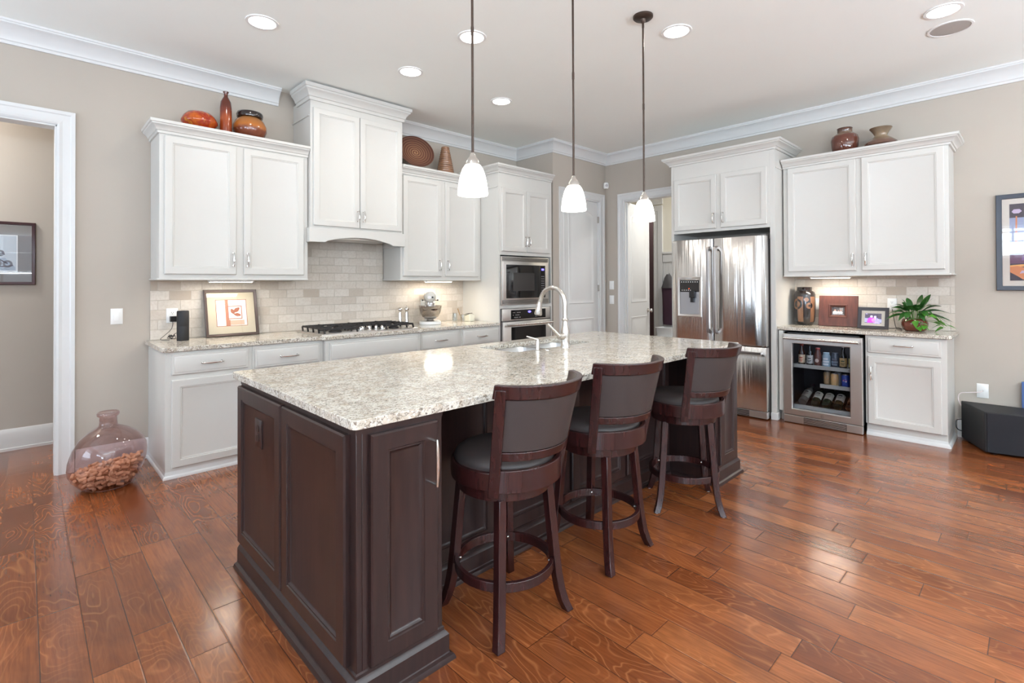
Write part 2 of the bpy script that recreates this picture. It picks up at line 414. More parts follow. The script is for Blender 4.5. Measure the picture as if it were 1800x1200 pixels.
# crown moulding
CROWN = [(0, -.145), (.013, -.145), (.016, -.137), (.016, -.126), (.024, -.12), (.026, -.108), (.036, -.085), (.052, -.058), (.074, -.036), (.092, -.027), (.094, -.016), (.1, -.013), (.103, 0), (0, 0)]
CR = [(d, ZC + z) for d, z in CROWN]
struct('trim_1', MB().sweep([(XL, YW), (1.70, YW)], CR, -1), M['trim'], smooth=25)
struct('trim_2', MB().sweep([(2.75, YW), (PX, YW), (PX, PY), (XW, PY), (XW, YS)], CR, -1), M['trim'], smooth=25)
# baseboards
BB = [(0, 0), (.026, 0), (.026, .018), (.016, .022), (.016, .125), (.012, .138), (.008, .148), (.004, .155), (0, .158)]
def bb(k): return [(d, z * k) for d, z in BB]
struct('baseboard_back', MB().sweep([(.272, YW), (.73, YW)], bb(1), -1), M['trim'])
struct('baseboard_hall', MB().sweep([(XL, HALL_Y), (1.2, HALL_Y)], bb(1.12), -1), M['trim'])
struct('baseboard_right', MB().sweep([(XW, .50), (XW, YS)], bb(1), -1), M['trim'])
struct('baseboard_pantry', MB().sweep([(PX, 4.245), (PX, PY), (DX0 - .105, PY)], bb(1), -1), M['trim'])
# door and opening casings
def casing(fr, u0, u1, vt, wd=.1, legs=(1, 1), depth=.12):
    b = MB()
    prof = [(0, 0), (0, .012), (.012, .018), (.03, .014), (.07, .016), (.078, .022), (wd, .024), (wd, 0)]
    def leg(pa, pb, outdir):
        pass
    # left leg, head, right leg as mitred strips
    for q in range(len(prof) - 1):
        (a, d0), (c, d1) = prof[q], prof[q + 1]
        pts = []
        if legs[0]: b.add([fr(u0 - a, 0, d0), fr(u0 - c, 0, d1), fr(u0 - c, vt + c, d1), fr(u0 - a, vt + a, d0)], [(0, 1, 2, 3)])
        if legs[1]: b.add([fr(u1 + a, 0, d0), fr(u1 + c, 0, d1), fr(u1 + c, vt + c, d1), fr(u1 + a, vt + a, d0)], [(0, 1, 2, 3)])
        b.add([fr(u0 - a, vt + a, d0), fr(u1 + a, vt + a, d0), fr(u1 + c, vt + c, d1), fr(u0 - c, vt + c, d1)], [(0, 1, 2, 3)])
    # jamb lining
    b.prism([(u0 - .001, 0), (u0 + .012, 0), (u0 + .012, vt - .012), (u0 - .001, vt)], fr, -depth - .002, .003)
    b.prism([(u1 - .012, 0), (u1 + .001, 0), (u1 + .001, vt), (u1 - .012, vt - .012)], fr, -depth - .002, .003)
    b.prism([(u0, vt - .012), (u1, vt - .012), (u1, vt + .001), (u0, vt + .001)], fr, -depth - .002, .003)
    return b
struct('trim_3', casing(FB(YW), OX0, OX1, OZ), M['trim'])
struct('trim_4', casing(FB(PY), DX0, DX1, DZ, wd=.102, depth=.1), M['trim'])
struct('trim_5', casing(FR(XW), RY0, RY1, RZ), M['trim'])
struct('trim_6', casing(FR(MUD_X), 4.365, 5.10, 2.46, wd=.16, depth=.1), M['trim'])

def arch_out(u0, u1, v0, v1, rise):
    # closed outline with a bowed head; inset handled by the caller
    pts = [(u0, v0), (u1, v0)]
    n = 12
    for k in range(n + 1):
        t = k / n; u = u1 + (u0 - u1) * t
        pts.append((u, v1 - rise + rise * (1 - (2 * t - 1) ** 2)))
    return pts
def panel(b, fr, u0, u1, v0, v1, rise, d):
    L = []
    for i, dd in ((-.012, 0), (-.004, .006), (.004, .004), (.014, .0005), (.04, .0005), (.055, .005)):
        L.append([fr(u, v, d + dd) for u, v in arch_out(u0 + i, u1 - i, v0 + i, v1 - i, rise)])
    return b.rings(L, False, True)
def house_door(n, fr, u0, u1, vt, knob_u, knob=True):
    b = MB().prism([(u0, .01), (u1, .01), (u1, vt), (u0, vt)], fr, -.04, 0)
    o = struct('door_%d' % n, b, M['trim'], smooth=30)
    p = MB(); m = .11
    panel(p, fr, u0 + m, u1 - m, 1.10, vt - .13, .075, 0)
    panel(p, fr, u0 + m, u1 - m, .20, .88, 0, 0)
    obj('door_panel', p, M['trim'], o, kind='structure')
    if knob:
        k = MB(); c = Vector(fr(knob_u, .96, 0)); nrm = (Vector(fr(knob_u, .96, 1)) - c)
        k.tube([c, c + nrm * .008], .03, 16); k.tube([c, c + nrm * .05], .011, 10)
        k.tube([c + nrm * q for q in (.038, .044, .055, .068, .074)], [.014, .025, .03, .024, .008], 16)
        obj('door_knob', k, M['nickel'], o, kind='structure', label='round satin nickel knob')
    return o
house_door(1, FB(PY + .022), DX0 + .013, DX1 - .013, DZ - .013, DX0 + .08, knob=False)
h = MB()
for z in (.25, 1.25, 2.2): h.box(DX1 - .02, DX1 - .008, PY - .004, PY + .03, z, z + .09)
obj('door_hinge', h, M['nickel'], bpy.data.objects['door_1'], kind='structure')
# the mud-room door stands open, swung into the mud room
ang = math.atan2(.120, .76)
hx, hy = XW + .03, RY1 - .03
def FO(u, v, d): return (hx + u * cos(ang) + d * sin(ang), hy + u * sin(ang) - d * cos(ang), v)
house_door(2, FO, 0, .76, RZ - .02, .69)

# wainscot on the mud-room wall, with a hook rail
b = MB()
b.box(MUD_X - .012, MUD_X, 2.0, 4.195, .0, 1.83); b.box(MUD_X - .035, MUD_X, 2.0, 4.195, 1.83, 1.86)
for z0, z1 in ((1.70, 1.81), (1.40, 1.50)): b.box(MUD_X - .026, MUD_X - .01, 2.0, 4.195, z0, z1)
y = 2.0
while y < 4.18: b.box(MUD_X - .016, MUD_X - .011, y, y + .045, .1, 1.72); y += .05
b.box(MUD_X - .03, MUD_X, 2.0, 4.195, 0, .14)
struct('trim_7', b, M['trim'])
struct('trim_8', MB().nest(FR(MUD_X - .001), 4.20, 4.62, 2.64, 2.98, [(0, 0), (0, .02), (.03, .02), (.034, .008)]), M['trim'])

# recessed ceiling lamps
def can(x, y, lab, r=.082):
    t = thing('recessed_light', lab, 'ceiling light', (x, y, ZC), group='recessed ceiling lights')
    obj('trim_ring', MB().lathe([(r + .024, 0), (r + .022, -.006), (r + .004, -.007), (r, .0)], 32, (x, y, ZC), False, False), M['white'], t)
    obj('lens', MB().lathe([(r, -.003), (r * .6, -.004), (.001, -.004)], 32, (x, y, ZC), False, False), M['can'], t)
    a = area('lamp', (x, y, ZC - .03), .15, CAN_W, WARM, (0, 0, 0), shape='DISK'); parent(a, t)
can(1.175, 3.683, 'lit recessed light over the left end of the cabinet run')
can(2.36, 3.68, 'lit recessed light above the range hood cabinet')
can(3.395, 3.665, 'lit recessed light nearest the oven tower')
can(2.355, 2.855, 'lit recessed light crossed by the rod of the nearest pendant')
can(3.365, 1.782, 'lit recessed light just behind the farthest pendant canopy')
can(4.40, .42, 'lit recessed light beside the round ceiling speaker')
can(.4, 1.4, 'lit recessed light over the near end of the island')
can(1.4, -.4, 'lit recessed light over the open floor in front of the stools')
t = thing('ceiling_speaker', 'round grey grille of the speaker set flush in the ceiling', 'speaker', (4.74, .415, ZC))
obj('rim', MB().lathe([(.128, 0), (.127, -.005), (.114, -.006), (.112, -.002)], 40, (4.74, .415, ZC), False, False), M['white'], t)
obj('grille', MB().lathe([(.113, -.004), (.06, -.0055), (.001, -.006)], 40, (4.74, .415, ZC), False, False), colm(176, 170, 164, .8), t)
area('mudroom_fill', (6.75, 2.9, ZC - .05), .5, 26, (.97, .98, 1), (0, 0, 0), shape='DISK')  # unseen light added to brighten the mud room, no fixture built
area('laundry_fill', (8.1, 5.0, ZC - .05), .3, 5, (1, .92, .92), (0, 0, 0), shape='DISK')  # dim light added so the room past the mud room is not black
area('hall_fill', (-.9, 5.45, ZC - .05), .3, 26, (1, .96, .92), (0, 0, 0), shape='DISK')  # unseen light added to lift the hall wall

# ------------------------------------------------------------------ cabinets
DOOR = [(0, 0), (0, .016), (.004, .02), (.050, .02), (.053, .016), (.058, .0165), (.062, .0125), (.070, .0095)]
DRAWER = [(0, 0), (0, .012), (.004, .016), (.014, .016), (.018, .019), (.022, .02)]
def pull(b, fr, u, v, L=.115, vertical=True, d0=.02):
    h = L / 2; P = []; R = []
    for s in range(13):
        q = -1 + s / 6
        a = q * h; dd = d0 + .026 + .006 * (1 - q * q)
        P.append(fr(u, v + a, dd) if vertical else fr(u + a, v, dd)); R.append(.0035 + .0035 * (1 - q * q))
    b.tube(P, R, 8)
    for q in (-.88, .88):
        e = (u, v + q * h) if vertical else (u + q * h, v)
        b.tube([fr(*e, d0 - .002), fr(*e, d0 + .027)], .0042, 8)
        b.tube([fr(*e, d0 - .001), fr(*e, d0 + .003)], .008, 8)
    return b
def door(par, fr, u0, u1, v0, v1, hu=None, hv=None, m='cab', vertical=True, L=.115, steps=DOOR, name='door', hm='chrome'):
    o = obj(name, MB().nest(fr, u0, u1, v0, v1, steps), M[m], par, smooth=30)
    if hu is not None: obj('handle', pull(MB(), fr, hu, hv, L, vertical), M[hm], o, label='slender bowed metal handle')
    return o
CCROWN = [(0, 0), (.012, 0), (.014, .010), (.014, .018), (.022, .022), (.026, .034), (.040, .050), (.052, .058), (.054, .066), (.062, .070), (.064, .090), (0, .090)]
def ccrown(path, z, side, k=1.0, h=None):
    q = (h or .09) / .09
    return MB().sweep(path, [(d * k, z + v * q) for d, v in CCROWN], side)

# upper cabinets on the back wall
UF = 4.55
t = thing('upper_cabinet', 'white two-door wall cabinet left of the range hood, pottery on top', 'cabinet', (1.28, YW, 1.41), group='white wall cabinets')
b = MB().box(.725, 1.835, UF, YW - .002, 1.41, 2.52); obj('cabinet_body', b, M['cab'], t, bev=.002)
obj('crown_moulding', ccrown([(.725, YW - .002), (.725, UF), (1.835, UF)], 2.50, -1), M['cab'], t, smooth=25)
obj('light_rail', MB().box(.712, 1.835, UF - .012, YW - .002, 1.398, 1.412), M['cab'], t, bev=.003)
door(t, FB(UF), .757, 1.247, 1.444, 2.487, 1.222, 1.565)
door(t, FB(UF), 1.303, 1.796, 1.444, 2.487, 1.330, 1.565)
t = thing('upper_cabinet', 'white two-door wall cabinet between range hood and oven tower', 'cabinet', (3.3, YW, 1.41), group='white wall cabinets')
b = MB().box(2.79, 3.87, UF, YW - .002, 1.41, 2.52); obj('cabinet_body', b, M['cab'], t, bev=.002)
obj('crown_moulding', ccrown([(2.79, UF), (3.87, UF)], 2.50, -1), M['cab'], t, smooth=25)
obj('light_rail', MB().box(2.778, 3.87, UF - .012, YW - .002, 1.398, 1.412), M['cab'], t, bev=.003)
door(t, FB(UF), 2.815, 3.296, 1.444, 2.487, 3.268, 1.565)
door(t, FB(UF), 3.352, 3.822, 1.444, 2.487, 3.380, 1.565)
HF = 4.50
t = thing('range_hood_cabinet', 'tall white hood cabinet reaching the ceiling above the cooktop', 'range hood', (2.31, YW, 1.74))
b = MB().box(1.84, 2.785, HF, YW - .002, 1.83, 3.05); obj('cabinet_body', b, M['cab'], t, bev=.002)
obj('crown_moulding', ccrown([(1.84, YW - .11), (1.84, HF), (2.785, HF), (2.785, YW - .11)], 3.015, -1, 1.15, .133), M['cab'], t, smooth=25)
obj('side_moulding', MB().box(1.828, 1.84, HF + .02, YW - .003, 2.875, 2.885), M['cab'], t)
va = []
x0, x1, zb, zt = 1.822, 2.803, 1.742, 1.872
va = [(x0, zb), (x0 + .14, zb), (x0 + .165, zb + .012)]
for k in range(13):
    q = k / 12; va.append((x0 + .18 + (x1 - x0 - .36) * q, zb + .018 + .04 * (1 - (2 * q - 1) ** 2)))
va += [(x1 - .165, zb + .012), (x1 - .14, zb), (x1, zb), (x1, zt), (x0, zt)]
b = MB().prism(va, FB(HF), .0, .022); b.box(x0, x0 + .022, HF, YW - .002, zb, zt); b.box(x1 - .022, x1, HF, YW - .002, zb, zt); b.box(x0 + .022, x1 - .022, HF, YW - .002, 1.80, 1.83)
obj('valance', b, M['cab'], t, bev=.003)
obj('hood_insert', MB().box(1.95, 2.68, 4.53, 4.86, 1.785, 1.80), M['steel'], t)
door(t, FB(HF), 1.862, 2.306, 1.893, 2.952, 2.285, 2.005, L=.105)
door(t, FB(HF), 2.312, 2.765, 1.893, 2.952, 2.342, 2.005, L=.105)

# oven tower
TF = 4.235; TX0, TX1 = 3.875, 4.775
t = thing('oven_tower', 'tall white tower cabinet holding the microwave and the wall oven', 'cabinet', ((TX0 + TX1) / 2, TF, 0))
b = MB(); b.box(TX0, TX0 + .02, TF, YW - .002, 0, 2.66); b.box(TX1 - .02, TX1, TF, YW - .002, 0, 2.66); b.box(TX0 + .02, TX1 - .02, YW - .03, YW - .002, 0, 2.66)
b.box(TX0 + .02, TX1 - .02, TF, YW - .03, 1.690, 2.66); b.box(TX0 + .02, TX1 - .02, TF + .002, YW - .03, 1.075, 1.115); b.box(TX0 + .02, TX1 - .02, TF + .002, YW - .03, .0, .52)
obj('cabinet_body', b, M['cab'], t)
obj('crown_moulding', ccrown([(TX0, YW - .01), (TX0, TF), (TX1, TF)], 2.628, -1), M['cab'], t, smooth=25)
obj('side_moulding', MB().box(TX0 - .008, TX0, TF + .02, YW - .003, 2.462, 2.470), M['cab'], t)
door(t, FB(TF), 3.915, 4.313, 1.733, 2.462, 4.292, 1.858, L=.12)
door(t, FB(TF), 4.319, 4.722, 1.733, 2.462, 4.346, 1.858, L=.12)
door(t, FB(TF), 3.915, 4.722, .13, .49)
fr = FB(TF)
t = thing('microwave', 'built-in microwave with louvred steel trim in the oven tower', 'microwave', (4.3, TF, 1.116))
b = MB()
b.nest(fr, 3.897, 4.703, 1.116, 1.674, [(0, -.03), (0, .012), (.004, .014)])
obj('trim_frame', b, M['steel'], t)
for zz in ((1.6235, 1.634, 1.645, 1.656), (1.128, 1.139, 1.150, 1.161)):
    b = MB().box(3.915, 4.69, TF - .0145, TF - .012, zz[0] - .003, zz[3] + .010).mat(1)
    for z in zz: b.box(3.918, 4.687, TF - .022, TF - .012, z, z + .0055)
    obj('vent', b, [M['black'], M['steel']], t)
b = MB().nest(fr, 3.915, 4.69, 1.178, 1.612, [(0, .012), (0, .024), (.003, .026)]); d = obj('door', b, M['steel'], t)
b = MB().nest(fr, 3.965, 4.625, 1.192, 1.580, [(0, .024), (0, .028), (.002, .0285)]); obj('glass', b, M['glassblack'], d)
obj('window', MB().nest(fr, 4.075, 4.43, 1.275, 1.487, [(0, .028), (.001, .029)]), colm(58, 55, 54, .25), d, label='grey mesh-screened window')
b = MB().nest(fr, 4.535, 4.615, 1.20, 1.572, [(0, .028), (.001, .0292)]); cp = obj('control_panel', b, M['glassblack'], t)
b = MB()
for r in range(8):
    for c in range(3): b.prism([(4.552 + c * .019, 1.245 + r * .028), (4.563 + c * .019, 1.245 + r * .028), (4.563 + c * .019, 1.257 + r * .028), (4.552 + c * .019, 1.257 + r * .028)], fr, .029, .0298)
obj('button', b, colm(120, 118, 122, .5), cp, kind='stuff')
obj('display', MB().prism([(4.555, 1.520), (4.598, 1.520), (4.598, 1.542), (4.555, 1.542)], fr, .029, .0298), M['blueled'], cp, label='lit blue clock display')
t = thing('wall_oven', 'stainless wall oven with bar handle below the microwave', 'oven', (4.3, TF, .53))
obj('oven_body', MB().box(3.90, 4.705, TF - .012, TF + .5, .53, 1.072), M['steeld'], t)
cp = obj('control_panel', MB().nest(fr, 3.902, 4.705, .935, 1.070, [(0, .012), (0, .03), (.004, .033)]), M['steel'], t)
obj('control_glass', MB().nest(fr, 4.03, 4.62, .948, 1.055, [(0, .033), (.001, .0345)]), M['glassblack'], cp)
b = MB()
for r in range(3):
    for c in range(9):
        if (r * 7 + c * 5) % 4: b.prism([(4.06 + c * .022 + (.24 if c > 5 else 0), .965 + r * .028), (4.073 + c * .022 + (.24 if c > 5 else 0), .965 + r * .028), (4.073 + c * .022 + (.24 if c > 5 else 0), .973 + r * .028), (4.06 + c * .022 + (.24 if c > 5 else 0), .973 + r * .028)], fr, .0345, .0352)
obj('button', b, colm(150, 148, 146, .5), cp, kind='stuff')
obj('display', MB().disc(fr, 4.335, 1.028, .026, .012, .0353, 16), M['blueled'], cp, label='lit blue clock display')
d = obj('door', MB().nest(fr, 3.905, 4.705, .535, .922, [(0, .012), (0, .035), (.004, .038)]), M['steel'], t)
obj('window', MB().nest(fr, 4.03, 4.62, .58, .86, [(0, .038), (.001, .0395)]), M['glassblack'], d)
b = MB().tube([fr(3.93, .887, .082), fr(4.70, .887, .082)], .011, 12)
for u in (3.96, 4.67): b.tube([fr(u, .887, .035), fr(u, .887, .082)], .009, 8)
obj('handle', b, M['nickel'], d)
obj('seam_strip', MB().box(3.90, 4.706, TF - .036, TF - .0, .922, .935), M['steeld'], t)

# base cabinets on the back wall
BF = 4.235
def base_unit(lab, x0, x1, yf, items, left_side=False):
    t = thing('base_cabinet', lab, 'cabinet', ((x0 + x1) / 2, yf, 0), group='white base cabinets')
    obj('cabinet_body', MB().box(x0, x1, yf, YW - .002, .0, .888), M['cab'], t, bev=.0015)
    b = MB()
    if left_side: b.sweep([(x0, YW - .004), (x0, yf), (x1, yf)], [(0, 0), (.014, 0), (.014, .012), (.010, .02), (.003, .024), (0, .05)], -1)
    else: b.sweep([(x0, yf), (x1, yf)], [(0, 0), (.014, 0), (.014, .012), (.010, .02), (.003, .024), (0, .05)], -1)
    obj('toe_moulding', b, M['trim'], t)
    for kind, a in items:
        if kind == 'drawer': door(t, FB(yf), *a[:4], (a[0] + a[1]) / 2 if len(a) > 4 else None, (a[2] + a[3]) / 2, vertical=False, L=.14, steps=DRAWER, name='drawer')
        else: door(t, FB(yf), *a)
base_unit('white base cabinet at the left end, one drawer over a door', .711, 1.275, BF, [('drawer', (.748, 1.246, .725, .868, 1)), ('door', (.748, 1.246, .075, .690))], True)
base_unit('white base cabinet second from the left end of the run', 1.277, 1.838, BF, [('drawer', (1.293, 1.803, .712, .862, 1)), ('door', (1.293, 1.803, .075, .685))])
base_unit('white bumped-out base cabinet under the cooktop with a blank panel', 1.84, 2.79, BF - .045, [('drawer', (1.873, 2.757, .705, .860)), ('door', (1.873, 2.31, .075, .680)), ('door', (2.32, 2.757, .075, .680))])
base_unit('white base cabinet directly right of the cooktop cabinet', 2.792, 3.325, BF, [('drawer', (2.815, 3.295, .712, .868, 1)), ('door', (2.815, 3.295, .075, .685))])
base_unit('white base cabinet against the oven tower, last of the run', 3.327, 3.873, BF, [('drawer', (3.345, 3.855, .712, .872, 1)), ('door', (3.345, 3.855, .075, .685))])
# countertop with the bump-out
CT0, CT1 = .890, .922
pl = [(.690, YW - .003), (.690, BF - .005), (.715, BF - .026), (1.80, BF - .026), (1.825, BF - .07), (2.805, BF - .07), (2.83, BF - .026), (3.873, BF - .026), (3.873, YW - .003)]
b = MB().rings([[(x, y, CT0) for x, y in pl], [(x, y, CT1) for x, y in pl]], True, True)
tag(obj('countertop', b, M['granite'], bev=.003, smooth=30), 'speckled granite countertop along the cooktop wall', 'countertop')
tag(obj('backsplash', MB().box(.722, TX0 - .001, YW - .014, YW - .001, CT1 + .001, 1.397).box(1.847, 2.778, YW - .014, YW - .001, 1.397, 1.798), M['tileb'], smooth=0), 'beige tumbled stone tile backsplash behind the cooktop', 'backsplash')

# cooktop
t = thing('gas_cooktop', 'five-burner stainless gas cooktop with black iron grates', 'cooktop', (2.31, 4.50, CT1))
obj('tray', MB().rings([[(x, y, z) for x, y in ((x0, y0), (x1, y0), (x1, y1), (x0, y1))] for (x0, x1, y0, y1, z) in ((1.815, 2.775, 4.205, 4.745, CT1), (1.815, 2.775, 4.205, 4.745, CT1 + .012), (1.822, 2.768, 4.212, 4.738, CT1 + .016), (1.845, 2.745, 4.235, 4.715, CT1 + .012))], True, True), M['steel'], t)
for k, (gx0, gx1, gy0) in enumerate(((1.85, 2.15, 4.24), (2.155, 2.44, 4.43), (2.445, 2.735, 4.24))):
    g = MB(); z = CT1 + .052; gy1 = 4.71
    def bar(p, q, w=.011): g.tube([p, q], 1, rect=(w, .016))
    for yy in (gy0, gy1): bar((gx0, yy, z), (gx1, yy, z))
    for xx in (gx0 + .006, gx1 - .006): bar((xx, gy0, z), (xx, gy1, z))
    n = 6 if gy0 < 4.3 else 4
    for q in range(1, n): yy = gy0 + (gy1 - gy0) * q / n; bar((gx0, yy, z + .004), (gx0 + .1, yy, z + .004)); bar((gx1 - .1, yy, z + .004), (gx1, yy, z + .004))
    bar(((gx0 + gx1) / 2, gy0, z + .004), ((gx0 + gx1) / 2, gy0 + .1, z + .004)); bar(((gx0 + gx1) / 2, gy1 - .1, z + .004), ((gx0 + gx1) / 2, gy1, z + .004)); bar((gx0, (gy0 + gy1) / 2, z), (gx1, (gy0 + gy1) / 2, z))
    for xx in (gx0, gx1):
        for q in range(5): yy = gy0 + (gy1 - gy0) * q / 4; g.tube([(xx, yy, z), (xx + (.012 if xx > (gx0 + gx1) / 2 else -.012) * 0, yy - .015, CT1 + .012)], 1, rect=(.012, .012))
    obj('grate', g, M['iron'], t)
for bx, by, r in ((2.0, 4.35, .045), (2.0, 4.6, .038), (2.297, 4.57, .055), (2.59, 4.35, .038), (2.59, 4.6, .045)):
    obj('burner', MB().lathe([(r + .01, 0), (r + .01, .014), (r, .018), (r, .028), (.001, .030)], 24, (bx, by, CT1 + .012)), M['iron'], t)
for kx, ky in ((2.205, 4.275), (2.255, 4.34), (2.335, 4.355), (2.40, 4.345), (2.425, 4.275)):
    k = MB().lathe([(.021, 0), (.021, .008), (.017, .012), (.0165, .032), (.012, .038), (.001, .039)], 20, (kx, ky, CT1 + .012))
    k.box(kx - .004, kx + .004, ky - .017, ky + .017, CT1 + .044, CT1 + .054)
    obj('knob', k, M['chrome'], t)

# under-cabinet lamps
def strip(x0, x1, y0, y1, z, lab, along_x=True, pw=5):
    t = thing('cabinet_light', lab, 'light', ((x0 + x1) / 2, (y0 + y1) / 2, z), group='lamps under the wall cabinets')
    obj('housing', MB().box(x0, x1, y0, y1, z - .014, z), M['white'], t)
    obj('lens', MB().box(x0 + .01, x1 - .01, y0 + .008, y1 - .008, z - .018, z - .014), M['strip'], t)
    a = area('lamp', ((x0 + x1) / 2, (y0 + y1) / 2, z - .022), x1 - x0, pw, (1, .90, .76), (0, 0, 0), sy=y1 - y0); parent(a, t)
strip(1.07, 1.40, 4.60, 4.66, 1.3975, 'lit slim lamp under the left wall cabinet, above the framed leaf print', pw=1.7)
strip(3.15, 3.50, 4.60, 4.66, 1.3975, 'lit slim lamp under the wall cabinet above the stand mixer', pw=3)
strip(5.66, 5.72, 1.24, 1.58, 1.4175, 'lit slim lamp under the wall cabinet above the framed photographs', pw=2.4)

# ------------------------------------------------------------------ right wall: fridge, cooler, cabinets
EF = 5.36; EY0, EY1 = 1.80, 2.915
fr = FR(EF)
t = thing('fridge_cabinet', 'tall white cabinet surround with two doors over the fridge', 'cabinet', (EF, (EY0 + EY1) / 2, 0))
b = MB().box(EF, XW - .002, EY0, EY0 + .048, 0, 2.72); b.box(EF, XW - .002, EY1 - .03, EY1, 0, 2.72); b.box(EF, XW - .002, EY0 + .048, EY1 - .03, 1.915, 2.72)
obj('cabinet_body', b, M['cab'], t, bev=.0015)
obj('crown_moulding', ccrown([(XW - .002, EY0), (EF, EY0), (EF, EY1), (XW - .002, EY1)], 2.688, 1, 1.25, .092), M['cab'], t, smooth=25)
obj('side_moulding', MB().box(EF + .02, XW - .003, EY0 - .008, EY0, 2.505, 2.513), M['cab'], t)
obj('base_shoe', MB().box(EF - .012, EF + .06, EY0 - .012, EY0 + .05, 0, .07), M['trim'], t, bev=.004)
door(t, fr, 1.872, 2.338, 1.948, 2.528, 2.312, 2.055, L=.115)
door(t, fr, 2.388, 2.872, 1.948, 2.528, 2.412, 2.055, L=.115)

t = thing('refrigerator', 'stainless french-door refrigerator with water dispenser', 'refrigerator', (5.6, 2.35, 0))
FX = 5.265; FY0, FY1, FM = 1.858, 2.852, 2.381
obj('fridge_body', MB().box(5.335, 5.92, FY0, FY1 - .01, .03, 1.80), colm(74, 70, 69, .4), t, bev=.004)
def bowed(y0, y1, z0, z1, bow, n=14, ax=FX):
    L0 = []; L = []
    def ring(zz, ins, dx):
        out = []
        for k in range(n + 1):
            q = k / n; y = y0 + ins + (y1 - y0 - 2 * ins) * q
            out.append((ax - bow * (1 - (2 * q - 1) ** 2) + dx, y, zz))
        out += [(5.333, y1 - ins, zz), (5.333, y0 + ins, zz)]
        return out
    return MB().rings([ring(z0, .004, .004), ring(z0 + .006, 0, 0), ring(z1 - .006, 0, 0), ring(z1, .004, .004)], True, True)
def bowed_h(y0, y1, z0, z1, bow):
    return bowed(y0, y1, z0, z1, bow)
dl = obj('door', bowed(FM + .006, FY1, .725, 1.832, .012), M['steelv'], t, smooth=35)
dr = obj('door', bowed(FY0, FM - .006, .725, 1.832, .018), M['steelv'], t, smooth=35)
fz = obj('freezer_drawer', bowed(FY0, FY1, .085, .715, .006), M['steelv'], t, smooth=35)
def barh(b, pts, w=.026, h=.02): return b.tube(pts, 1, rect=(w, h))
for yy, dd in ((FM + .036, dl), (FM - .036, dr)):
    b = MB(); b.tube([(FX - .062, yy, .835), (FX - .07, yy, .87), (FX - .07, yy, 1.70), (FX - .062, yy, 1.735)], 1, rect=(.026, .018))
    for z0, z1, z2 in ((.835, .87, .80), (1.735, 1.70, 1.77)): b.tube([(FX - .005, yy, z0 + (z2 - z0) * .0), (FX - .068, yy, z1)], 1, rect=(.026, .03))
    obj('handle', b, plain('handle_steel', (.36, .34, .33), .3, metal=1), dd, bev=.003)
b = MB(); b.tube([(FX - .065, 1.885, .662), (FX - .065, FY1 - .03, .662)], 1, rect=(.018, .026))
for yy in (1.90, FY1 - .05): b.tube([(FX - .0, yy, .662), (FX - .06, yy, .662)], 1, rect=(.02, .024))
obj('handle', b, bpy.data.materials['handle_steel'], fz, bev=.003)
g = obj('grille', MB().box(FX + .01, 5.335, FY0, FY1, .012, .078), M['steel'], t, bev=.003)
b = MB()
for k in range(4): b.box(FX + .004, FX + .012, 2.03, FY1 - .03, .02 + k * .0145, .028 + k * .0145)
obj('slat', b, M['black'], g)
obj('hinge_cover', MB().box(5.28, 5.36, FY0 + .002, FY0 + .05, 1.80, 1.842), M['steeld'], t)
fr = FR(FX - .011)
t2 = obj('water_dispenser', MB().nest(fr, 2.508, 2.785, .992, 1.428, [(0, -.02), (0, .006), (.006, .010), (.024, .006), (.027, -.0)]), M['steel'], t, label='framed ice and water dispenser niche')
obj('control_panel', MB().prism([(2.537, 1.262), (2.757, 1.262), (2.757, 1.392), (2.537, 1.392)], fr, -.002, .003), colm(40, 36, 35, .25), t2)
obj('niche', MB().prism([(2.537, 1.02), (2.757, 1.02), (2.757, 1.262), (2.537, 1.262)], fr, -.002, .0015), colm(168, 168, 172, .3, metal=.6), t2)
b = MB().box(FX - .05, FX - .012, 2.575, 2.635, 1.20, 1.275); b.box(FX - .045, FX - .012, 2.59, 2.625, 1.15, 1.20)
obj('paddle', b, M['black'], t2, bev=.004)
b = MB()
for k in range(8): b.prism([(2.55 + k * .026, 1.365), (2.562 + k * .026, 1.365), (2.562 + k * .026, 1.378), (2.55 + k * .026, 1.378)], fr, .003, .0038)
for k in range(5): b.prism([(2.63 + k * .024, 1.275), (2.642 + k * .024, 1.275), (2.642 + k * .024, 1.287), (2.63 + k * .024, 1.287)], fr, .003, .0038)
obj('button', b, colm(170, 168, 166, .4), t2, kind='stuff')
obj('indicator', MB().prism([(2.648, 1.294), (2.657, 1.294), (2.657, 1.303), (2.648, 1.303)], fr, .003, .004), M['redled'], t2, label='small red indicator lamp')
obj('badge', MB().prism([(2.62, 1.407), (2.69, 1.407), (2.69, 1.419), (2.62, 1.419)], fr, .008, .012), colm(205, 205, 205, .3), t2)

# right wall upper cabinet
RUF = 5.56; fr = FR(RUF)
t = thing('upper_cabinet', 'white two-door wall cabinet on the right wall above the beverage cooler', 'cabinet', (XW, 1.14, 1.43), group='white wall cabinets')
obj('cabinet_body', MB().box(RUF, XW - .002, .507, EY0 - .013, 1.43, 2.52), M['cab'], t, bev=.002)
obj('crown_moulding', ccrown([(XW - .002, .507), (RUF, .507), (RUF, EY0 - .013)], 2.508, 1, 1.15, .085), M['cab'], t, smooth=25)
obj('light_rail', MB().box(RUF - .012, XW - .002, .495, EY0 - .013, 1.418, 1.432), M['cab'], t, bev=.003)
door(t, fr, 1.163, 1.742, 1.470, 2.505, 1.188, 1.57, L=.12)
door(t, fr, .535, 1.117, 1.470, 2.505, 1.087, 1.57, L=.12)
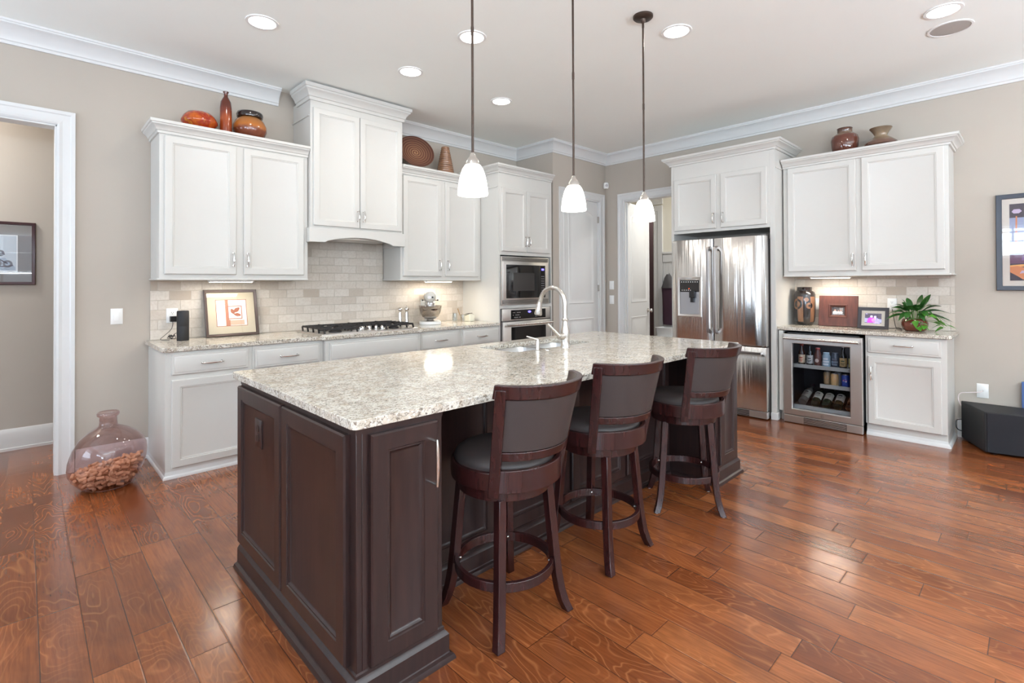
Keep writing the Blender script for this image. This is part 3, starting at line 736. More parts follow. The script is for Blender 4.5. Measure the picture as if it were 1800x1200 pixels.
# right base cabinets
RBF = 5.43; fr = FR(RBF)
t = thing('base_cabinet', 'white base cabinet right of the beverage cooler, one drawer over a door', 'cabinet', (RBF, .79, 0), group='white base cabinets')
b = MB().box(RBF, XW - .002, .517, 1.075, .105, .888); b.box(RBF + .02, XW - .002, .517, 1.072, 0, .105); obj('cabinet_body', b, M['cab'], t, bev=.0015)
obj('toe_moulding', MB().sweep([(XW - .03, .517), (RBF + .02, .517), (RBF + .02, 1.072)], [(0, 0), (.02, 0), (.02, .014), (.012, .024), (.004, .03), (0, .05)], 1), M['trim'], t)
door(t, fr, .553, 1.055, .738, .872, .80, .812, vertical=False, L=.135, steps=DRAWER, name='drawer')
door(t, fr, .553, 1.055, .107, .705, 1.028, .555, L=.12)
t = thing('filler_panel', 'narrow white filler panel between the fridge surround and the cooler', 'cabinet panel', (5.42, 1.77, 0))
obj('panel', MB().box(5.40, XW - .002, 1.748, EY0 - .013, .1, .888).box(5.46, XW - .1, 1.748, EY0 - .013, .0, .1), M['cab'], t, bev=.0015)
pl = [(XW - .003, .485), (5.405, .485), (5.392, .498), (5.392, EY0 - .002), (XW - .003, EY0 - .002)]
tag(obj('countertop', MB().rings([[(x, y, .893) for x, y in pl], [(x, y, .924) for x, y in pl]], True, True), M['granite'], bev=.003), 'short speckled granite countertop over the beverage cooler', 'countertop')
tag(obj('backsplash', MB().box(XW - .014, XW - .001, .507, EY0 - .002, .925, 1.416), M['tiler'], smooth=0), 'short beige tumbled stone backsplash behind the framed photographs', 'backsplash')

# beverage cooler
WX = 5.365; WY0, WY1 = 1.085, 1.738; fr = FR(WX)
t = thing('beverage_cooler', 'stainless glass-door beverage cooler under the right countertop', 'beverage cooler', (WX, 1.41, 0))
b = MB(); b.box(WX + .045, 5.93, WY0, WY0 + .03, .06, .875); b.box(WX + .045, 5.93, WY1 - .03, WY1, .06, .875); b.box(WX + .045, 5.93, WY0, WY1, .845, .875); b.box(WX + .045, 5.93, WY0, WY1, .06, .10); b.box(5.90, 5.93, WY0, WY1, .06, .875)
obj('cooler_body', b, colm(34, 33, 36, .5), t)
d = MB()
def frame4(b, fr, u0, u1, v0, v1, a0, a1, b0, b1, d0, d1):
    b.rings([[fr(u0, v0, d0), fr(u1, v0, d0), fr(u1, v1, d0), fr(u0, v1, d0)], [fr(u0, v0, d1 - .004), fr(u1, v0, d1 - .004), fr(u1, v1, d1 - .004), fr(u0, v1, d1 - .004)],
             [fr(u0 + .004, v0 + .004, d1), fr(u1 - .004, v0 + .004, d1), fr(u1 - .004, v1 - .004, d1), fr(u0 + .004, v1 - .004, d1)],
             [fr(a0, b0, d1), fr(a1, b0, d1), fr(a1, b1, d1), fr(a0, b1, d1)], [fr(a0 + .006, b0 + .006, d1 - .008), fr(a1 - .006, b0 + .006, d1 - .008), fr(a1 - .006, b1 - .006, d1 - .008), fr(a0 + .006, b1 - .006, d1 - .008)],
             [fr(a0 + .006, b0 + .006, d0), fr(a1 - .006, b0 + .006, d0), fr(a1 - .006, b1 - .006, d0), fr(a0 + .006, b1 - .006, d0)],
             [fr(u0, v0, d0), fr(u1, v0, d0), fr(u1, v1, d0), fr(u0, v1, d0)]], False, False)
    return b
dd = obj('door', frame4(d, fr, WY0, WY1, .082, .862, 1.176, 1.664, .137, .778, -.045, 0), M['steel'], t, smooth=30)
obj('glass', MB().box(WX + .018, WX + .022, 1.18, 1.66, .141, .774), M['coolpane'], dd)
b = MB().tube([fr(1.105, .822, .05), fr(1.72, .822, .05)], .011, 12)
for u in (1.125, 1.70): b.tube([fr(u, .822, -.002), fr(u, .822, .05)], 1, rect=(.02, .02))
obj('handle', b, M['nickel'], dd)
b = MB().disc(fr, 1.405, .107, .014, .014, .0012, 20); b.mat(1).disc(fr, 1.405, .107, .0125, .0125, .0014, 20); b.mat(0)
for u0, u1, v0, v1 in ((1.401, 1.411, .112, .114), (1.401, 1.411, .106, .108), (1.401, 1.411, .100, .102), (1.409, 1.411, .100, .114)): b.poly(fr, [(u0, v0), (u1, v0), (u1, v1), (u0, v1)], .0016)
obj('emblem', b, [colm(110, 105, 100, .4), M['steel']], dd)
g = obj('grille', MB().nest(fr, WY0 + .002, WY1 - .002, .006, .076, [(0, -.045), (0, -.004), (.003, -.001)]), M['steel'], t)
b = MB().box(WX + .004 - .004, WX + .006, 1.21, 1.56, .012, .070); b.mat(1)
for k in range(4): b.box(WX - .004, WX + .002, 1.213, 1.557, .016 + k * .0135, .023 + k * .0135)
obj('slat', b, [M['black'], M['steel']], g)
SH = {}
for nm, z, y0, y1 in (('top', .545, 1.12, 1.70), ('mid', .375, 1.12, 1.44), ('low', .150, 1.12, 1.70)):
    b = MB().box(WX + .10, 5.88, y0, y1, z, z + .006)
    s_ = obj('shelf', b, colm(70, 72, 76, .3), t); obj('shelf_trim', MB().box(WX + .075, WX + .10, y0, y1, z - .012, z + .022), colm(176, 178, 172, .35), s_, label='pale shelf front strip'); SH[nm] = z + .006
area('cooler_fill', (WX + .26, 1.41, .842), .4, .9, (.93, .96, 1), (0, 0, 0), sy=.3)  # added light on the drinks, the cooler has no lamp of its own

# ------------------------------------------------------------------ island
IX0, IX1, IY0, IYR, IY1 = .765, 3.70, 1.515, 1.86, 2.70
t = thing('kitchen_island', 'dark espresso island cabinet with panelled ends and a stool recess', 'island', (2.23, 2.2, 0))
b = MB(); z1 = .894
b.box(IX0, IX0 + .02, IY0, IY1, 0, z1); b.box(IX1 - .02, IX1, IY0, IY1, 0, z1)
b.box(IX0 + .02, 1.10, IY0, IY0 + .02, 0, z1); b.box(3.36, IX1 - .02, IY0, IY0 + .02, 0, z1)
b.box(1.08, 1.10, IY0 + .02, IYR, 0, z1); b.box(3.36, 3.38, IY0 + .02, IYR, 0, z1)
b.box(1.10, 3.36, IYR, IYR + .02, 0, z1); b.box(IX0 + .02, IX1 - .02, IY1 - .02, IY1, 0, z1)
obj('cabinet_body', b, M['esp'], t, bev=.002)
IB = [(0, 0), (.036, 0), (.036, .006), (.031, .017), (.020, .022), (.018, .026), (.018, .088), (.012, .097), (.005, .103), (.005, .114), (0, .118)]
obj('base_moulding', MB().sweep([(IX0, IY1), (IX0, IY0), (1.10, IY0), (1.10, IYR), (3.36, IYR), (3.36, IY0), (IX1, IY0), (IX1, IY1)], IB, -1), M['esp'], t, smooth=25)
obj('top_rail', MB().sweep([(IX0, IY1), (IX0, IY0), (1.10, IY0), (1.10, IYR), (3.36, IYR), (3.36, IY0), (IX1, IY0), (IX1, IY1)], [(0, .878), (.002, .878), (.002, .894), (0, .894)], -1), M['esp'], t)
fl = FR(IX0); ff = FB(IY0)
dz = (.124, .872)
IDOOR = [(0, 0), (0, .016), (.005, .022), (.058, .022), (.061, .0175), (.067, .018), (.071, .0135), (.079, .010)]
d1 = door(t, fl, 2.128, 2.688, *dz, m='esp', steps=IDOOR, name='end_panel')
door(t, fl, 1.556, 2.112, *dz, m='esp', steps=IDOOR, name='end_panel')
d2 = obj('door', MB().nest(ff, .808, 1.070, *dz, IDOOR), M['esp'], t, smooth=30)
b = MB(); P = []; R = []
for s in range(13):
    q = -1 + s / 6; P.append(ff(1.040, .735 + q * .082, .056 + .004 * (1 - q * q))); R.append(.0045 + .0035 * (1 - q * q))
b.tube(P, R, 10)
for q in (-.075, .075): b.tube([ff(1.040, .735 + q, .02), ff(1.040, .735 + q, .056)], .005, 8)
obj('handle', b, M['nickel'], d2, label='straight satin nickel bar handle')
obj('door', MB().nest(ff, 3.395, 3.665, *dz, IDOOR), M['esp'], t, smooth=30)
fq = FB(IYR)
for k in range(4): obj('recess_panel', MB().nest(fq, 1.13 + k * .5575, 1.66 + k * .5575, *dz, IDOOR), M['esp'], t, smooth=30)
def outlet(name, lab, fr, u, v, m, dark=False, w=.072, h=.118, cat='electrical outlet', dslot='black'):
    t = thing(name, lab, cat, fr(u, v, 0))
    obj('cover_plate', MB().nest(fr, u - w / 2, u + w / 2, v - h / 2, v + h / 2, [(0, 0), (0, .003), (.004, .006)]), m, t)
    for s in (-.021, .021):
        b = MB(); L = []
        for k in range(20):
            a = 2 * pi * k / 20; L.append((u + max(-.0165, min(.0165, .019 * cos(a))), v + s + .0155 * sin(a)))
        b.prism(L, fr, .006, .0085); f = obj('receptacle', b, m, t)
        b = MB()
        for q in (-.0065, .0065): b.poly(fr, [(u + q - .0011, v + s - .001), (u + q + .0011, v + s - .001), (u + q + .0011, v + s + .008), (u + q - .0011, v + s + .008)], .0088)
        b.disc(fr, u, v + s - .007, .003, .0028, .0088, 10)
        obj('slot', b, M[dslot], f)
    return t
outlet('wall_outlet', 'dark brown outlet set in the end panel of the island', FR(IX0 - .010), 2.408, .700, M['esp'], w=.086, h=.125)
# countertop with the sink cut-out
CX0, CX1, CY0, CY1, IZ0, IZ1 = .750, 3.745, 1.505, 2.80, .895, .926
SX0, SX1, SY0, SY1 = 2.235, 3.03, 2.295, 2.665
def rrect(x0, x1, y0, y1, r, n=5):
    P = []
    for cx, cy, a0 in ((x1 - r, y0 + r, -90), (x1 - r, y1 - r, 0), (x0 + r, y1 - r, 90), (x0 + r, y0 + r, 180)):
        for k in range(n + 1): a = rad(a0 + 90 * k / n); P.append((cx + r * cos(a), cy + r * sin(a)))
    return P
n = 5; O = rrect(CX0, CX1, CY0, CY1, .022, n); I = rrect(SX0, SX1, SY0, SY1, .05, n)
b = MB(); L = [[(x, y, z) for x, y in P] for P, z in ((I, IZ0), (I, IZ1), (O, IZ1), (O, IZ0), (I, IZ0))]
b.rings(L, False, False)
tag(obj('island_countertop', b, M['granite'], bev=.002, smooth=30), 'large speckled granite slab on top of the dark island', 'countertop')
t = thing('kitchen_sink', 'undermount double-bowl stainless sink in the island', 'sink', (2.63, 2.48, .70))
for x0, x1, zb in ((2.24, 2.66, .70), (2.69, 3.025, .74)):
    L = []
    for ins, z in ((-.02, IZ0 - .001), (.006, IZ0 - .001), (.012, IZ0 - .03), (.02, zb + .05), (.04, zb + .01), (.08, zb)):
        L.append([(x, y, z) for x, y in rrect(x0 + ins, x1 - ins, SY0 + ins, SY1 - ins, max(.02, .06 - ins * .3), n)])
    o = obj('bowl', MB().rings(L, False, True), plain('sink_steel', (.5, .49, .48), .3, metal=1), t)
    obj('drain', MB().lathe([(.045, .002), (.04, .004), (.03, .001), (.001, .001)], 20, ((x0 + x1) / 2, 2.48, zb), True, True), M['chrome'], o)
t = thing('sink_faucet', 'tall satin nickel gooseneck faucet with a side lever', 'faucet', (2.655, 2.235, IZ1))
fx, fy, fz = 2.655, 2.235, IZ1
obj('base', MB().lathe([(.033, 0), (.033, .006), (.029, .012), (.0285, .05), (.031, .085), (.029, .115), (.021, .15), (.0165, .178), (.023, .182), (.024, .190), (.017, .196), (.0165, .20)], 24, (fx, fy, fz)), M['nickel'], t)
P = [(fx, fy, fz + .19), (fx, fy, fz + .28)]
for k in range(15):
    a = pi * k / 14 * .90; P.append((fx, fy + .115 - .115 * cos(a), fz + .29 + .115 * sin(a)))
lp = P[-1]; P.append((fx, lp[1] + .008, lp[2] - .025))
obj('spout', MB().tube(P, .0155, 14), M['nickel'], t)
e = P[-1]; obj('spray_head', MB().tube([(fx, e[1], e[2] + .004), (fx, e[1] + .004, e[2] - .012), (fx, e[1] + .012, e[2] - .05), (fx, e[1] + .018, e[2] - .082), (fx, e[1] + .020, e[2] - .09)], [.0165, .0185, .023, .0285, .026], 16), M['nickel'], t)
b = MB().tube([(fx - .015, fy, fz + .075), (fx - .06, fy + .005, fz + .078)], [.024, .021], 14); b.tube([(fx - .055, fy + .004, fz + .08), (fx - .075, fy + .01, fz + .10), (fx - .135, fy + .04, fz + .165)], [.014, .011, .009], 10)
obj('lever', b, M['nickel'], t)
t = thing('soap_dispenser', 'small satin nickel soap pump beside the island sink', 'soap dispenser', (2.388, 2.242, IZ1))
obj('pump_body', MB().lathe([(.021, 0), (.021, .004), (.0135, .008), (.0135, .06), (.011, .068), (.005, .07)], 16, (2.388, 2.242, IZ1)), M['nickel'], t)
obj('pump_nozzle', MB().tube([(2.392, 2.24, IZ1 + .07), (2.375, 2.255, IZ1 + .078), (2.33, 2.285, IZ1 + .095)], [.008, .006, .0045], 8), M['nickel'], t)
tag(obj('sink_hole_cover', MB().lathe([(.022, 0), (.022, .004), (.016, .007), (.001, .007)], 18, (2.47, 2.235, IZ1)), M['nickel']), 'flat round nickel cap on the granite between soap pump and faucet', 'sink cap')

# pendants
def pendant(x, y, lab):
    t = thing('pendant_lamp', lab, 'pendant lamp', (x, y, ZC), group='pendant lamps over the island')
    obj('canopy', MB().lathe([(.066, 0), (.066, -.012), (.058, -.02), (.02, -.024), (.013, -.045), (.0075, -.05)], 28, (x, y, ZC)), M['bronze'], t)
    b = MB().tube([(x, y, ZC - .04), (x, y, 1.965)], .0062, 10)
    for z in (2.55, ZC - .06): b.tube([(x, y, z - .02), (x, y, z + .02)], .0075, 10)
    obj('rod', b, M['bronze'], t)
    obj('shade_cap', MB().lathe([(.008, .058), (.013, .05), (.015, .04), (.024, .03), (.033, .014), (.036, 0), (.034, -.002)], 24, (x, y, 1.918)), M['nickel'], t)
    obj('lamp_shade', MB().lathe([(.030, 1.920), (.037, 1.916), (.048, 1.90), (.057, 1.875), (.064, 1.845), (.069, 1.812), (.0715, 1.782), (.0705, 1.777), (.0675, 1.779), (.062, 1.84), (.05, 1.89), (.03, 1.913)], 32, (x, y, 0), False, False), M['shade'], t, smooth=60)
pendant(1.518, 1.838, 'white glass pendant over the near end of the island, leftmost of three')
pendant(2.265, 1.838, 'white glass pendant over the middle of the island')
pendant(3.008, 1.835, 'white glass pendant whose ceiling canopy is in view, nearest the fridge')

# stools
def post_a(z): return rad(52 + 10 * (z - .555) / .42)
def back_at(z):
    q = (z - .60) / .39
    return (-.100 * q, .008 * q)
def stool(lab, x, y, rz, base_rot=0.0):
    t = thing('counter_stool', lab, 'stool', (x, y, 0), rz, 'swivel stools along the island')
    B = Matrix.Rotation(base_rot, 4, 'Z'); wd = M['stool']
    for sx in (-1, 1):
        for sy in (-1, 1):
            Z = [.53, .40, .25, .16, .09, .04, .004]; D = [.128, .137, .147, .154, .163, .174, .187]
            b = MB()
            b.rings([[(sx * d - .018, sy * d - .018, z), (sx * d + .018, sy * d - .018, z), (sx * d + .018, sy * d + .018, z), (sx * d - .018, sy * d + .018, z)] for z, d in zip(Z, D)], True, True)
            b.xf(B); lg = obj('leg', b, wd, t, bev=.003, local=True, smooth=30)
            g = MB().lathe([(.010, 0), (.010, .005)], 10, (sx * .187, sy * .187, 0)).xf(B); obj('glide', g, M['white'], lg, local=True)
    b = MB(); b.rings([[(r * cos(2 * pi * k / 40), r * sin(2 * pi * k / 40), z) for k in range(40)] for r, z in ((.190, .185), (.208, .185), (.208, .222), (.190, .222), (.190, .185))], False, False)
    fr_ = obj('foot_ring', b.xf(B), wd, t, bev=.002, local=True)
    s = MB()
    for k in range(4):
        a = pi / 4 + k * pi / 2; c = (.190 * cos(a), .190 * sin(a)); s.ball((c[0] * .985, c[1] * .985, .204), .006)
    obj('screw', s.xf(B), M['chrome'], fr_, local=True)
    obj('swivel_base', MB().lathe([(.17, .522), (.193, .524), (.195, .565), (.185, .572)], 40), wd, t, bev=.002, local=True)
    obj('seat_frame', MB().lathe([(.19, .572), (.222, .573), (.224, .60), (.222, .640), (.205, .643)], 44), wd, t, bev=.002, local=True)
    A = rad(52)
    obj('apron', MB().arcband(-A, A, .221, .240, .572, .658, 24), wd, t, bev=.003, local=True)
    obj('seat', MB().lathe([(.206, .636), (.209, .65), (.203, .668), (.18, .684), (.12, .694), (.05, .698), (.001, .699)], 40), M['leather'], t, local=True, smooth=60)
    for sgn in (-1, 1):
        L = []
        for z in (.555, .60, .70, .80, .90, .975):
            c, dr = back_at(z); a = sgn * post_a(z); ux, uy = sin(a), -cos(a); tx, ty = cos(a), sin(a); r = .236 + dr
            L.append([(ux * (r + p) + tx * q, c + uy * (r + p) + ty * q, z) for p, q in ((-.013, -.021), (.014, -.021), (.014, .021), (-.013, .021))])
        obj('back_post', MB().rings(L, True, True), wd, t, bev=.003, local=True, smooth=30)
    def band(a, ri, ro, za, zb, n=24):
        L = []
        for k in range(n + 1):
            q = []
            for r, z in ((ri, za), (ro, za), (ro, zb), (ri, zb)):
                c, dr = back_at(z); an = (a if a > 1.15 else post_a(z) - .02) * (2 * k / n - 1); q.append(((r + dr) * sin(an), c - (r + dr) * cos(an), z))
            L.append(q)
        return MB().rings(L, True, True)
    obj('top_rail', band(rad(69), .216, .243, .938, .992), wd, t, bev=.004, local=True)
    obj('lower_rail', band(rad(60), .222, .240, .700, .735), wd, t, bev=.003, local=True)
    obj('back_panel', band(rad(60), .222, .236, .738, .936), M['leather'], t, local=True)
    return t
stool('espresso wood swivel stool with charcoal seat, nearest the camera', 1.458, 1.566, .019, rad(-4))
stool('middle swivel stool of the three, charcoal seat and curved back', 2.142, 1.585, -.122, rad(10))
stool('swivel stool at the far end of the island, next to the fridge', 2.962, 1.540, -.132, rad(45))

# ------------------------------------------------------------------ switches, outlets, small wall devices
def switch(lab, fr, u, v, n=1, w=.074):
    t = thing('light_switch', lab, 'light switch', fr(u, v, 0))
    obj('cover_plate', MB().nest(fr, u - w / 2, u + w / 2, v - .06, v + .06, [(0, 0), (0, .003), (.004, .006)]), M['white'], t)
    obj('rocker', MB().nest(fr, u - .017, u + .017, v - .033, v + .033, [(0, .005), (0, .008), (.003, .009)]), M['white'], t, bev=.001)
switch('white rocker switch between the hall opening and the cabinets', FB(YW), .512, 1.122)
switch('upper of two white rocker switches left of the mud-room doorway', FR(XW), 4.146, 1.333)
switch('lower of two white rocker switches left of the mud-room doorway', FR(XW), 4.146, 1.130)
outlet('wall_outlet', 'white outlet with a black adapter plugged in, left end of the tile', FB(YW - .014), .868, 1.113, M['white'], w=.08)
outlet('wall_outlet', 'white outlet on the tile half hidden behind the stand mixer', FB(YW - .014), 3.300, 1.119, M['white'], w=.08)
outlet('wall_outlet', 'white outlet on the tile just left of the plant leaves', FR(XW - .014), .958, 1.148, M['white'])
outlet('wall_outlet', 'white outlet between the wooden vase and the brown photo frame', FR(XW - .014), 1.606, 1.138, M['white'])
t = thing('motion_sensor', 'small white motion sensor in the wall corner above the doors', 'sensor', (XW - .03, PY - .03, 2.73))
c = Vector((XW - .035, PY - .035, 2.735))
b = MB().lathe([(.001, -.045), (.032, -.04), (.038, -.02), (.038, .02), (.032, .04), (.001, .045)], 16, tuple(c)); obj('housing', b, M['white'], t)
obj('lens', MB().ball((c.x - .02, c.y - .022, c.z - .003), .021), colm(196, 190, 190, .3), t)

# smart speaker, plug and cord
t = thing('smart_speaker', 'tall black cylinder speaker on the left end of the countertop', 'speaker', (.905, 4.69, CT1))
obj('speaker_body', MB().lathe([(.040, 0), (.0418, .004), (.0418, .112), (.0412, .114), (.0418, .116), (.0418, .228), (.039, .234), (.036, .232), (.001, .232)], 36, (.905, 4.69, CT1)), M['blackm'], t)
obj('light_band', MB().lathe([(.0405, .2345), (.0385, .236), (.0365, .2345)], 36, (.905, 4.69, CT1), False, False), colm(60, 62, 66, .3), t)
t = thing('power_adapter', 'black power adapter in the left outlet with its cord hanging down', 'power adapter', (.875, YW - .04, 1.085))
obj('plug_body', MB().box(.848, .900, YW - .062, YW - .022, 1.064, 1.108), M['black'], t, bev=.003)
Z = CT1 + .005
P = [(.866, YW - .045, 1.066), (.866, YW - .05, 1.04), (.850, YW - .06, 1.0), (.80, YW - .08, .955), (.775, YW - .10, .935), (.79, YW - .12, Z), (.83, YW - .13, Z)]
def smooth_path(P, n=6):
    out = []
    for i in range(len(P) - 1):
        p0, p1, p2, p3 = Vector(P[max(i - 1, 0)]), Vector(P[i]), Vector(P[i + 1]), Vector(P[min(i + 2, len(P) - 1)])
        for k in range(n):
            q = k / n; out.append(tuple(.5 * ((2 * p1) + (-p0 + p2) * q + (2 * p0 - 5 * p1 + 4 * p2 - p3) * q * q + (-p0 + 3 * p1 - 3 * p2 + p3) * q ** 3)))
    return out + [tuple(P[-1])]
obj('cord', MB().tube(smooth_path(P), .0022, 6), M['black'], t)
b = MB(); rn = random.Random(3); bp = []
for k in range(16): bp.append((.845 + rn.uniform(-.028, .028), YW - .13 + rn.uniform(-.02, .02), CT1 + .008 + rn.uniform(0, .04)))
b.tube(smooth_path(bp, 5), .0022, 6)
obj('cord_bundle', b, M['black'], t)
obj('cord', MB().tube(smooth_path([(.85, YW - .13, CT1 + .02), (.862, YW - .14, CT1 + .05), (.89, YW - .16, CT1 + .06), (.905, 4.73, CT1 + .03)]), .0022, 6), M['black'], t)

# framed pictures
def framed(name, lab, cat, fr, u0, u1, v0, v1, fwid, fmat, matcol, mw, inner, glass=True, dep=.022, prof=None, back=0, tf=None, frame_name='frame'):
    t = thing(name, lab, cat, fr((u0 + u1) / 2, v0, 0))
    f = MB(); steps = prof or [(0, 0), (0, dep * .8), (.004, dep), (fwid * .45, dep * .86), (fwid - .003, dep * .7), (fwid, dep * .4)]
    L = []
    for i, d in steps: L.append([fr(u0 + i, v0 + i, d), fr(u1 - i, v0 + i, d), fr(u1 - i, v1 - i, d), fr(u0 + i, v1 - i, d)])
    f.rings(L, True, False); o = obj(frame_name, f, fmat, t, smooth=35)
    a = (u0 + fwid - .002, u1 - fwid + .002, v0 + fwid - .002, v1 - fwid + .002); d0 = dep * .3
    mt = MB().nest(fr, *a, [(0, d0 - .002), (0, d0), (mw, d0), (mw + .002, d0 - .0012)]); obj('mat_board', mt, matcol, t, smooth=0)
    bnd = (a[0] + mw + .002, a[1] - mw - .002, a[2] + mw + .002, a[3] - mw - .002)
    inner(t, fr, bnd, d0 - .0008)
    if glass: obj('glass', MB().box(0, 0, 0, 0, 0, 0) if False else MB().prism([(a[0], a[2]), (a[1], a[2]), (a[1], a[3]), (a[0], a[3])], fr, d0 + .002, d0 + .004), M['picglass'], t)
    return t
def tilted(fr_face, y_or_x, v0, tilt):
    # a face leaning back: depth shrinks with height
    def g(u, v, d):
        dv = v - v0
        return fr_face(u, v0 + dv * cos(tilt) + d * sin(tilt), d * cos(tilt) - dv * sin(tilt))
    return g
def art_leaf(t, fr, q, d):
    u0, u1, v0, v1 = q; w = u1 - u0; h = v1 - v0
    X = lambda a: u0 + w * a; Y = lambda a: v0 + h * a
    b = MB(); R = lambda a0, a1, c0, c1, dd: b.poly(fr, [(X(a0), Y(c0)), (X(a1), Y(c0)), (X(a1), Y(c1)), (X(a0), Y(c1))], d + dd)
    b.mat(0); R(0, 1, 0, 1, 0)
    b.mat(1); R(.02, .98, .02, .98, .0002)
    b.mat(2); R(.30, .40, .02, .98, .0004); R(.30, .44, .02, .24, .0005); b.mat(5); R(.44, .9, .04, .22, .0004)
    b.mat(3); R(.37, .84, .26, .76, .0006)
    b.mat(1); R(.40, .81, .29, .73, .0008)
    b.mat(4)
    def leaf(cx, cy, L, wd, a):
        P = []
        for k in range(16):
            an = 2 * pi * k / 16; x = cos(an) * L / 2; y = sin(an) * wd / 2 * (1 - .35 * abs(cos(an))) ; P.append((X(cx) + (x * cos(a) - y * sin(a)), Y(cy) + (x * sin(a) + y * cos(a))))
        b.poly(fr, P, d + .001)
    leaf(.53, .55, .05, .032, rad(115)); leaf(.66, .60, .062, .036, rad(40)); leaf(.68, .42, .058, .03, rad(-12))
    def stroke(P, r):
        b.tube([fr(X(x), Y(y), d + .0012) for x, y in smooth2(P)], r, 5)
    stroke([(.46, .34), (.54, .44), (.60, .50)], .001)
    b.mat(6)
    stroke([(.24, .93), (.17, .90), (.12, .80), (.12, .73), (.17, .72), (.24, .80), (.26, .86), (.24, .82), (.28, .79), (.32, .90), (.30, .78), (.36, .84), (.38, .79), (.44, .83), (.46, .79), (.50, .84), (.54, .80), (.60, .86)], .0009)
    obj('print', b, [colm(150, 84, 58), colm(238, 234, 226), colm(176, 112, 84), colm(160, 92, 66), colm(150, 84, 56), colm(214, 168, 146), colm(120, 112, 106)], t, smooth=0)
def smooth2(P): return [(p[0], p[1]) for p in smooth_path([(x, y, 0) for x, y in P], 4)]
tl = math.atan2(.10, .40)
frp = tilted(lambda u, v, d: (u, 4.765 - d, v), None, CT1 + .001, -tl * 0 + tl)
framed('framed_print', 'dark-framed leaf print leaning on the tile left of the cooktop', 'picture', frp, 1.080, 1.492, CT1 + .001, CT1 + .405, .024, plain('pewter_frame', srgb(84, 72, 68), .28, metal=.65), colm(190, 180, 158, .7), .062, art_leaf)
def art_moto(t, fr, q, d):
    u0, u1, v0, v1 = q; w = u1 - u0; h = v1 - v0; b = MB()
    X = lambda a: u0 + w * a; Y = lambda a: v0 + h * a
    b.mat(0).poly(fr, [(u0, v0), (u1, v0), (u1, v1), (u0, v1)], d)
    m_ = .02; b.mat(1).poly(fr, [(u0 + m_ * .4, v0 + m_ * .4), (u1 - m_ * .4, v0 + m_ * .4), (u1 - m_ * .4, v1 - m_ * .4), (u0 + m_ * .4, v1 - m_ * .4)], d + .0003)
    b.mat(3).poly(fr, [(X(.03), Y(.03)), (X(.95), Y(.03)), (X(.95), Y(.12)), (X(.72), Y(.38)), (X(.03), Y(.30))], d + .0005)
    b.mat(2)
    def ring(cx, cy, r, k):
        L = [[fr(X(cx) + rr * cos(2 * pi * i / 24), Y(cy) + rr * sin(2 * pi * i / 24), d + .0008) for i in range(24)] for rr in (r, r * k)]
        b.rings(L, False, False)
    ring(.78, .21, .030, .5); ring(.55, .22, .030, .5); ring(.62, .50, .026, .45); ring(.48, .50, .024, .5)
    for P in ([(.45, .25), (.56, .34), (.68, .28), (.78, .22)], [(.5, .3), (.56, .45), (.66, .5), (.72, .46)], [(.80, .16), (.9, .17)], [(.3, .2), (.5, .14), (.8, .15)]):
        b.tube([fr(X(x), Y(y), d + .001) for x, y in smooth2(P)], .005, 5)
    b.tube([fr(X(x), Y(y), d + .001) for x, y in smooth2([(.52, .08), (.56, .10), (.58, .07), (.62, .09), (.66, .07), (.72, .08), (.78, .06), (.82, .05)])], .001, 4)
    obj('print', b, [colm(226, 232, 238), colm(188, 202, 216), colm(70, 66, 82), colm(150, 168, 192)], t, smooth=0)
framed('framed_picture', 'dark-framed vehicle sketch hanging in the hall beyond the opening', 'picture', FB(HALL_Y - .001), -.42, .070, 1.368, 1.890, .024, plain('mahogany_frame', srgb(58, 26, 30), .3), colm(112, 106, 106, .8), .085, art_moto)
def art_abs(t, fr, q, d):
    u0, u1, v0, v1 = q; w = u1 - u0; h = v1 - v0; b = MB()
    X = lambda a: u1 - w * a; Y = lambda a: v0 + h * a      # a runs from the left edge as seen
    P = lambda m_, pts, dd: b.mat(m_).poly(fr, [(X(x), Y(y)) for x, y in pts], d + dd)
    P(0, [(0, 0), (1, 0), (1, 1), (0, 1)], 0)
    P(1, [(.03, .90), (.06, .93), (.14, .93), (.17, .90), (.13, .875), (.06, .875)], .0004)
    P(2, [(.22, .9), (.36, .98), (.62, .97), (.6, .88), (.3, .885)], .0004)
    P(6, [(0, .35), (.98, .40), (.98, .82), (0, .82)], .0003)
    P(5, [(.07, .38), (.10, .38), (.105, .84), (.085, .84)], .0006)
    P(3, [(0, .22), (1, .22), (1, .42), (.5, .44), (.24, .36), (0, .33)], .0008)
    P(2, [(.16, .30), (.3, .40), (.55, .44), (.8, .40), (1, .3), (1, .26), (.16, .26)], .001)
    P(4, [(0, .20), (1, .26), (1, .23), (0, .17)], .0012)
    P(5, [(0, .04), (.12, .02), (.5, .0), (1, .0), (1, .2), (.4, .12), (.1, .19), (0, .18)], .0014)
    P(0, [(0, 0), (.2, 0), (.1, .06), (0, .11)], .0016)
    P(1, [(.13, .09), (.22, .10), (.26, .12), (.16, .13)], .0016)
    obj('print', b, [colm(62, 52, 66), colm(196, 178, 206), colm(122, 84, 140), colm(104, 66, 96), colm(232, 170, 100), colm(206, 128, 84), colm(150, 158, 190)], t, smooth=0)
framed('framed_picture', 'black-framed abstract landscape print on the right wall', 'picture', FR(XW - .001), -.36, .241, 1.286, 2.089, .038, colm(48, 54, 66, .4), colm(214, 206, 198, .8), .045, art_abs, dep=.03)

